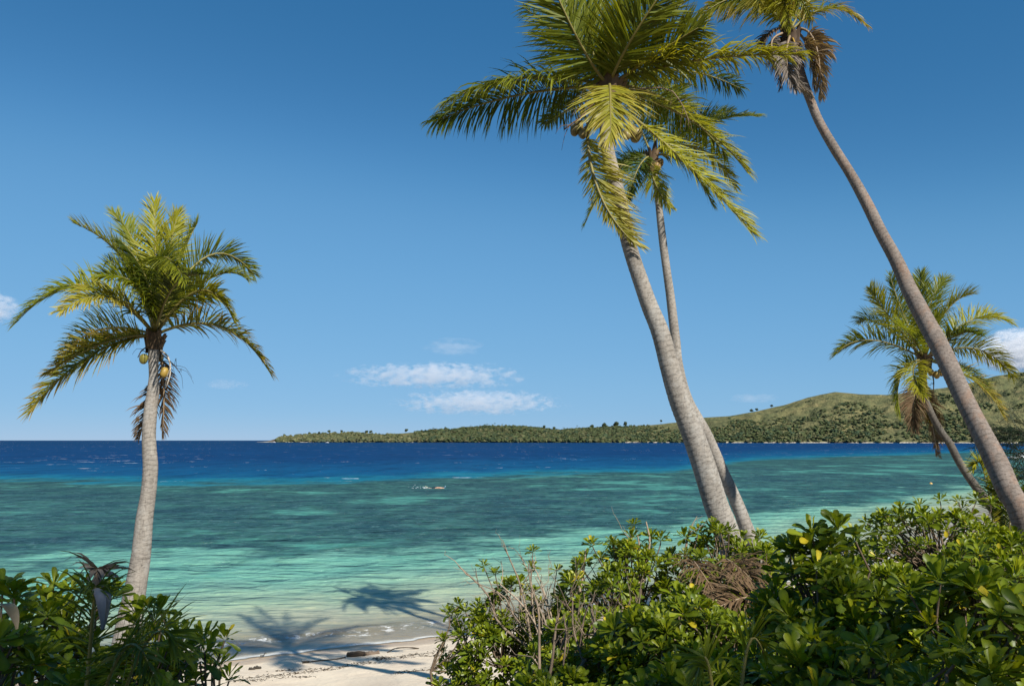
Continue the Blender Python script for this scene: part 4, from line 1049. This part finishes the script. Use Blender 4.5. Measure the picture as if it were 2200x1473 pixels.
# dark feathery sapling at the edge of the beach
def casuarina(label, px, py, Y):
    p = at(px, py, Y); f = np.array([p[0], p[1], gz(p[0], p[1])]); t = thing('feathery_sapling', f, label, 'tree')
    b = MB(); top = at(2215, 930, Y); r = np.random.default_rng(8)
    P = branch(b, f, top, .06, .015, r, .05, (.08, .06, .05), 6, 12); link('trunk', b.data('trunk', M_TWIG, True, f), t)
    lb = MB()
    for q in range(46):
        i = int(r.integers(5, 12)); d = nrm(np.array([r.normal(-.5, .8), r.normal(0, .6), r.uniform(-.1, .6)])); L = r.uniform(.3, .9)
        Q = branch(lb, P[i], P[i] + d * L, .009, .004, r, .15, (.05, .045, .03), 3, 5)
        for w in range(26):
            s = Q[int(r.integers(1, 5))] + r.normal(0, .03, 3); e = s + nrm(d * .8 + r.normal(0, .5, 3) + (0, 0, -.35)) * r.uniform(.15, .32)
            lb.tube([s, (s + e) / 2 + (0, 0, .02), e], [.004, .0035, .002], 3, np.array((.020, .036, .014)) * r.uniform(.6, 1.3), cap=False)
    o = link('crown', lb.data('crown', M_FROND, False, f), t)
casuarina('dark feathery sapling beside the tall bending palm', 2212, 1130, 13.5)

# driftwood and wrack along the tide line
def log(label, a, b_, r0, r1, col, knots=3, lift=.5, name='driftwood_log', cat='driftwood'):
    A = ground_at(*a, z=.25); B_ = ground_at(*b_, z=.25)
    for v, r in ((A, r0), (B_, r1)): v[2] = gz(v[0], v[1]) + r * lift
    r = np.random.default_rng(int(a[0])); mb = MB(); n = 14
    P = curve_pts([A, A + (B_ - A) * .33 + r.normal(0, .03, 3), A + (B_ - A) * .7 + r.normal(0, .03, 3), B_], n)
    for q in P: q[2] = max(q[2], gz(q[0], q[1]) + .01)
    mb.tube(P, np.linspace(r0, r1, n) * (1 + .14 * r.standard_normal(n)), 9, col)
    for k in range(knots):
        i = int(r.integers(2, n - 2)); d = nrm(np.array([r.normal(), r.normal(), abs(r.normal()) * .5 + .1])); L = r.uniform(2, 6) * r0
        branch(mb, P[i], P[i] + d * L, r0 * .4, r0 * .12, r, .15, col, 5, 5)
    tag(link(name, mb.data(name, M_TWIG, True, A), None, A), label, cat)
log('short dark driftwood log lying end-on by the waterline', (748, 1403), (785, 1403), .075, .065, (.075, .055, .04), 1)
log('paler driftwood length continuing from the short dark log', (788, 1402), (815, 1396), .05, .06, (.16, .12, .09), 1)
log('thin crooked driftwood branch trailing along the wet sand', (655, 1420), (742, 1407), .012, .022, (.08, .06, .045), 6, name='driftwood_branch')
log('small dark driftwood knot beside the thin branch', (652, 1420), (664, 1419), .035, .03, (.05, .04, .03), 1, name='driftwood_branch')
log('flat dark stick half sunk on the upper wet sand', (832, 1394), (900, 1386), .012, .016, (.07, .055, .04), 3, name='driftwood_branch')
log('small dark driftwood chip near the sprawling shrub', (536, 1432), (560, 1431), .04, .035, (.06, .05, .04), 2, name='driftwood_branch')
log('lone twig standing in the shallow wash', (560, 1393), (573, 1382), .012, .006, (.06, .05, .04), 0, 6, name='driftwood_branch')
wr = MB(); rw = np.random.default_rng(12)
spots = [(600, 1443, 34, 4), (635, 1440, 24, 3), (670, 1435, 30, 4), (705, 1432, 26, 3), (815, 1410, 22, 8), (825, 1407, 22, 7), (866, 1407, 22, 6), (610, 1428, 30, 3), (745, 1428, 30, 2), (900, 1400, 40, 4), (960, 1390, 50, 3), (530, 1462, 40, 4), (680, 1428, 60, 3), (780, 1422, 50, 5), (930, 1410, 40, 3), (560, 1450, 60, 5), (640, 1452, 40, 3), (1000, 1465, 40, 10), (960, 1455, 40, 9), (890, 1470, 50, 6)]
for sx, sy, wx, wy in spots:
    for q in range(int(wx * wy / 5) + 10):
        p = ground_at(sx + rw.normal(0, wx * .5), sy + rw.normal(0, wy * .5), z=.4); p[2] = gz(p[0], p[1]) + .004
        a = rw.uniform(0, 3.14); L = rw.uniform(.02, .11); d = np.array([math.cos(a), math.sin(a) * .6, rw.uniform(-.05, .25)])
        e = p + d * L; col = np.array([(.05, .04, .03), (.12, .085, .05), (.035, .028, .02)][int(rw.integers(3))])
        wr.tube([p, (p + e) / 2 + rw.normal(0, .01, 3), e], [.004, .006, .003], 3, col, cap=False)
w_ = link('beach_wrack', wr.data('beach_wrack', M_TWIG)); tag(w_, 'scattered dark twigs and dry weed along the tide line', 'wrack', kind='stuff')

# ------------------------------------------------------------------ snorkeller, buoy, boats
def snorkeller():
    c = ground_at(936, 1049); k = np.array([1.0, 0, 0]); t = thing('person', (c[0], c[1], .02), 'person snorkelling face down in black shorts, out over the reef', 'person')
    me = bpy.data.meshes.new('body')
    J = [(.0, 0, .02, .13), (.28, 0, .05, .135), (.50, 0, .06, .16), (.66, 0, .05, .10), (.76, 0, .03, .06), (.88, .0, .02, .105), (.98, 0, .0, .09),
         (.56, .2, .02, .055), (.78, .26, -.06, .045), (1.0, .2, -.12, .04), (.56, -.2, .02, .055), (.78, -.26, -.06, .045), (1.0, -.2, -.12, .04),
         (-.12, .09, .0, .095), (-.48, .11, -.03, .068), (-.85, .12, .03, .045), (-.12, -.09, .0, .095), (-.48, -.11, -.06, .068), (-.85, -.12, -.06, .045)]
    E = [(0, 1), (1, 2), (2, 3), (3, 4), (4, 5), (5, 6), (2, 7), (7, 8), (8, 9), (2, 10), (10, 11), (11, 12), (0, 13), (13, 14), (14, 15), (0, 16), (16, 17), (17, 18)]
    me.from_pydata([j[:3] for j in J], E, [])
    body = link('body', me, t); sk = body.modifiers.new('skin', 'SKIN'); body.modifiers.new('sub', 'SUBSURF').render_levels = 1
    for v, j in zip(me.skin_vertices[0].data, J): v.radius = (j[3], j[3])
    me.skin_vertices[0].data[0].use_root = True
    m, nt, out = mat('skin'); g = N(nt); p = principled(g, g.mix(g.noise(g.objc(), 6, 2), (.50, .30, .20), (.42, .24, .16)), .45, .4); nt.links.new(p.outputs[0], out.inputs[0]); me.materials.append(m)
    def piece(name, geo, col):
        b = MB(); geo(b); link(name, b.data(name, M_PLAIN, True), t); 
    piece('shorts', lambda b: (b.tube([(.10, 0, .03), (0, 0, .025), (-.12, 0, .01)], [.142, .15, .13], 12), b.tube([(-.05, .08, .01), (-.42, .11, -.02)], [.115, .09], 10), b.tube([(-.05, -.08, .01), (-.42, -.11, -.05)], [.115, .09], 10)), None)
    for o in t.children:
        if o.name.startswith('shorts'):
            a_ = o.data.attributes['tint']; a_.data.foreach_set('color', np.tile(np.array((.015, .015, .02, 1), np.float32), len(o.data.vertices)))
    def colour(name, col):
        for o in t.children:
            if o.name.startswith(name): o.data.attributes['tint'].data.foreach_set('color', np.tile(np.array(tuple(col) + (1,), np.float32), len(o.data.vertices)))
    piece('mask', lambda b: b.tube([(.93, 0, -.06), (.97, 0, -.09), (1.0, 0, -.12)], [.085, .09, .07], 10), None); colour('mask', (.55, .62, .8))
    piece('snorkel', lambda b: b.tube([(1.02, .07, -.1), (1.0, .11, .0), (1.06, .12, .16), (1.13, .12, .32)], [.014] * 4, 8), None); colour('snorkel', (.45, .6, .9))
    for s in (1, -1):
        def fin(b, s=s):
            V = [(-.86, .12 * s - .04, .05 * s), (-.86, .12 * s + .04, .05 * s), (-1.08, .12 * s - .08, .16 if s > 0 else -.04), (-1.08, .12 * s + .08, .16 if s > 0 else -.04), (-1.22, .12 * s - .1, .26 if s > 0 else -.05), (-1.22, .12 * s + .1, .26 if s > 0 else -.05)]
            V = np.array(V); b.add(np.concatenate([V, V + (0, 0, .02)]), [(0, 1, 3, 2), (2, 3, 5, 4), (6, 8, 9, 7), (8, 10, 11, 9), (0, 6, 7, 1), (4, 5, 11, 10), (0, 2, 8, 6), (2, 4, 10, 8), (1, 7, 9, 3), (3, 9, 11, 5)])
        piece('fin', fin, None)
    colour('fin', (.75, .68, .35))
    b = MB(); r = np.random.default_rng(3)
    for q in range(60):
        p = np.array([-1.25 + r.normal(0, .22) - (r.random() < .3) * r.uniform(.5, 1.6), r.normal(0, .16), abs(r.normal(0, .10)) * (1 if r.random() < .8 else 2.2)]); s = r.uniform(.012, .035)
        b.add(ICO_V * s * np.array([1.5, 1, .7]) + p, None, ICO_F, (.85, .88, .9))
    o = link('splash', b.data('splash', M_PLAIN, True), None, (c[0], c[1], .03)); tag(o, 'white splash of kicking fins behind the snorkelling person', 'splash', kind='stuff')
snorkeller()

def lathe(b, prof, seg=14, C=(1, 1, 1), off=(0, 0, 0)):
    a = np.arange(seg) / seg * 6.28318; V = []
    for rad, z in prof: V += [(rad * math.cos(x) + off[0], rad * math.sin(x) + off[1], z + off[2]) for x in a]
    n = len(prof); b.add(V, [(i * seg + j, i * seg + (j + 1) % seg, i * seg + seg + (j + 1) % seg, i * seg + seg + j) for i in range(n - 1) for j in range(seg)], None, C)
c = ground_at(2000, 1040); t = thing('mooring_buoy', (c[0], c[1], 0), 'small orange mooring buoy floating over the reef by the broad shrub', 'buoy')
b = MB(); lathe(b, [(.02, -.16), (.14, -.12), (.21, 0), (.20, .1), (.13, .2), (.03, .235)], 14, (.62, .36, .10)); link('float', b.data('float', M_PLAIN, True), t)
b = MB(); lathe(b, [(.03, .22), (.03, .29), (.045, .30), (.0, .32)], 8, (.3, .3, .3)); link('shackle', b.data('shackle', M_PLAIN, True), t)
def boat(label, px, py, L, Y):
    p = at(px, py, Y); t = thing('motor_boat', (p[0], p[1], 0), label, 'boat'); b = MB()
    st = np.linspace(-.5, .5, 9) * L; hw = L * .15 * np.array([.85, .95, 1, 1, .98, .9, .72, .42, .03]); sh = L * (.11 + .05 * np.linspace(0, 1, 9) ** 2)
    V = []
    for x, w, h in zip(st, hw, sh): V += [(x, -w, h), (x, -w * .8, h * .35), (x, 0, -.05 * L), (x, w * .8, h * .35), (x, w, h), (x, 0, h * .92)]
    f = [(i * 6 + j, i * 6 + (j + 1) % 6, i * 6 + 6 + (j + 1) % 6, i * 6 + 6 + j) for i in range(8) for j in range(6)]
    b.add(V, f, [(0, 1, 2), (0, 2, 5), (2, 3, 4), (2, 4, 5)], (.8, .8, .8)); link('hull', b.data('hull', M_PLAIN), t)
    b = MB(); x0, x1, w, z0, z1 = -.12 * L, .2 * L, .11 * L, .1 * L, .27 * L
    V = [(x0, -w, z0), (x1, -w, z0), (x1, w, z0), (x0, w, z0), (x0, -w * .85, z1), (x1 - .08 * L, -w * .85, z1), (x1 - .08 * L, w * .85, z1), (x0, w * .85, z1)]
    b.add(V, [(0, 1, 5, 4), (1, 2, 6, 5), (2, 3, 7, 6), (3, 0, 4, 7), (4, 5, 6, 7)], None, (.75, .77, .78)); ca = link('cabin', b.data('cabin', M_PLAIN), t)
    b = MB(); e = w * .02 + .01; b.add([(x0 * .6, -w - e, z0 * 1.6), (x1 * .7, -w - e, z0 * 1.6), (x1 * .6, -w * .9 - e, z1 * .9), (x0 * .6, -w * .9 - e, z1 * .9)], [(0, 1, 2, 3)], None, (.03, .04, .05)); link('window', b.data('window', M_PLAIN), ca)
boat('small white boat moored off the rocky tip of the far island', 589, 947, 8, 2150)
boat('small white boat anchored below the low wooded shore', 703, 949, 8, 1900)
boat('white boat at anchor seen through the dark feathery sapling', 2192, 981, 7, 240)

# ------------------------------------------------------------------ the shade tree on the rise behind
def shade_tree():
    x, y = 5.2, -5.4; f = np.array([x, y, gz(x, y)]); t = thing('shade_tree', f, 'spreading broad-leaved tree on the rise, shading the nearest shrubs', 'tree')
    r = np.random.default_rng(21); b = MB(); hub = f + (-.6, .4, 5.2)
    P = curve_pts([f - (0, 0, .2), f + (-.2, .1, 2), hub], 10); b.tube(P, np.linspace(.28, .18, 10), 10, (.17, .14, .11)); ends = []
    for q in range(30):
        e = np.array([r.uniform(1.2, 7.2) if q < 22 else r.uniform(1.4, 4.4), -4.4 + r.normal(0, 1.2), 12.3 + r.normal(0, .7)])
        Q = branch(b, hub + r.normal(0, .1, 3), e, .09, .02, r, .12, (.17, .14, .11), 6, 8); ends += [Q[4], Q[5], Q[6], Q[7]]
    link('trunk', b.data('trunk', M_TWIG, True, f), t); lb = MB()
    for e in ends:
        for q in range(80):
            p = e + r.normal(0, .42, 3) * (1.2, 1, .6); T_ = int(r.integers(0, 15)); V, F4, C = LT[T_]
            d = nrm(r.normal(0, 1, 3) * (1, 1, .4)); u = nrm(np.array([0, 0, 1.0]) + r.normal(0, .4, 3)); xx = nrm(np.cross(d, u)); u = np.cross(xx, d)
            lb.add((V * .17) @ np.stack([xx, d, u]) + p, F4, None, C)
    link('crown', lb.data('crown', M_LEAF, True, f), t)
shade_tree()
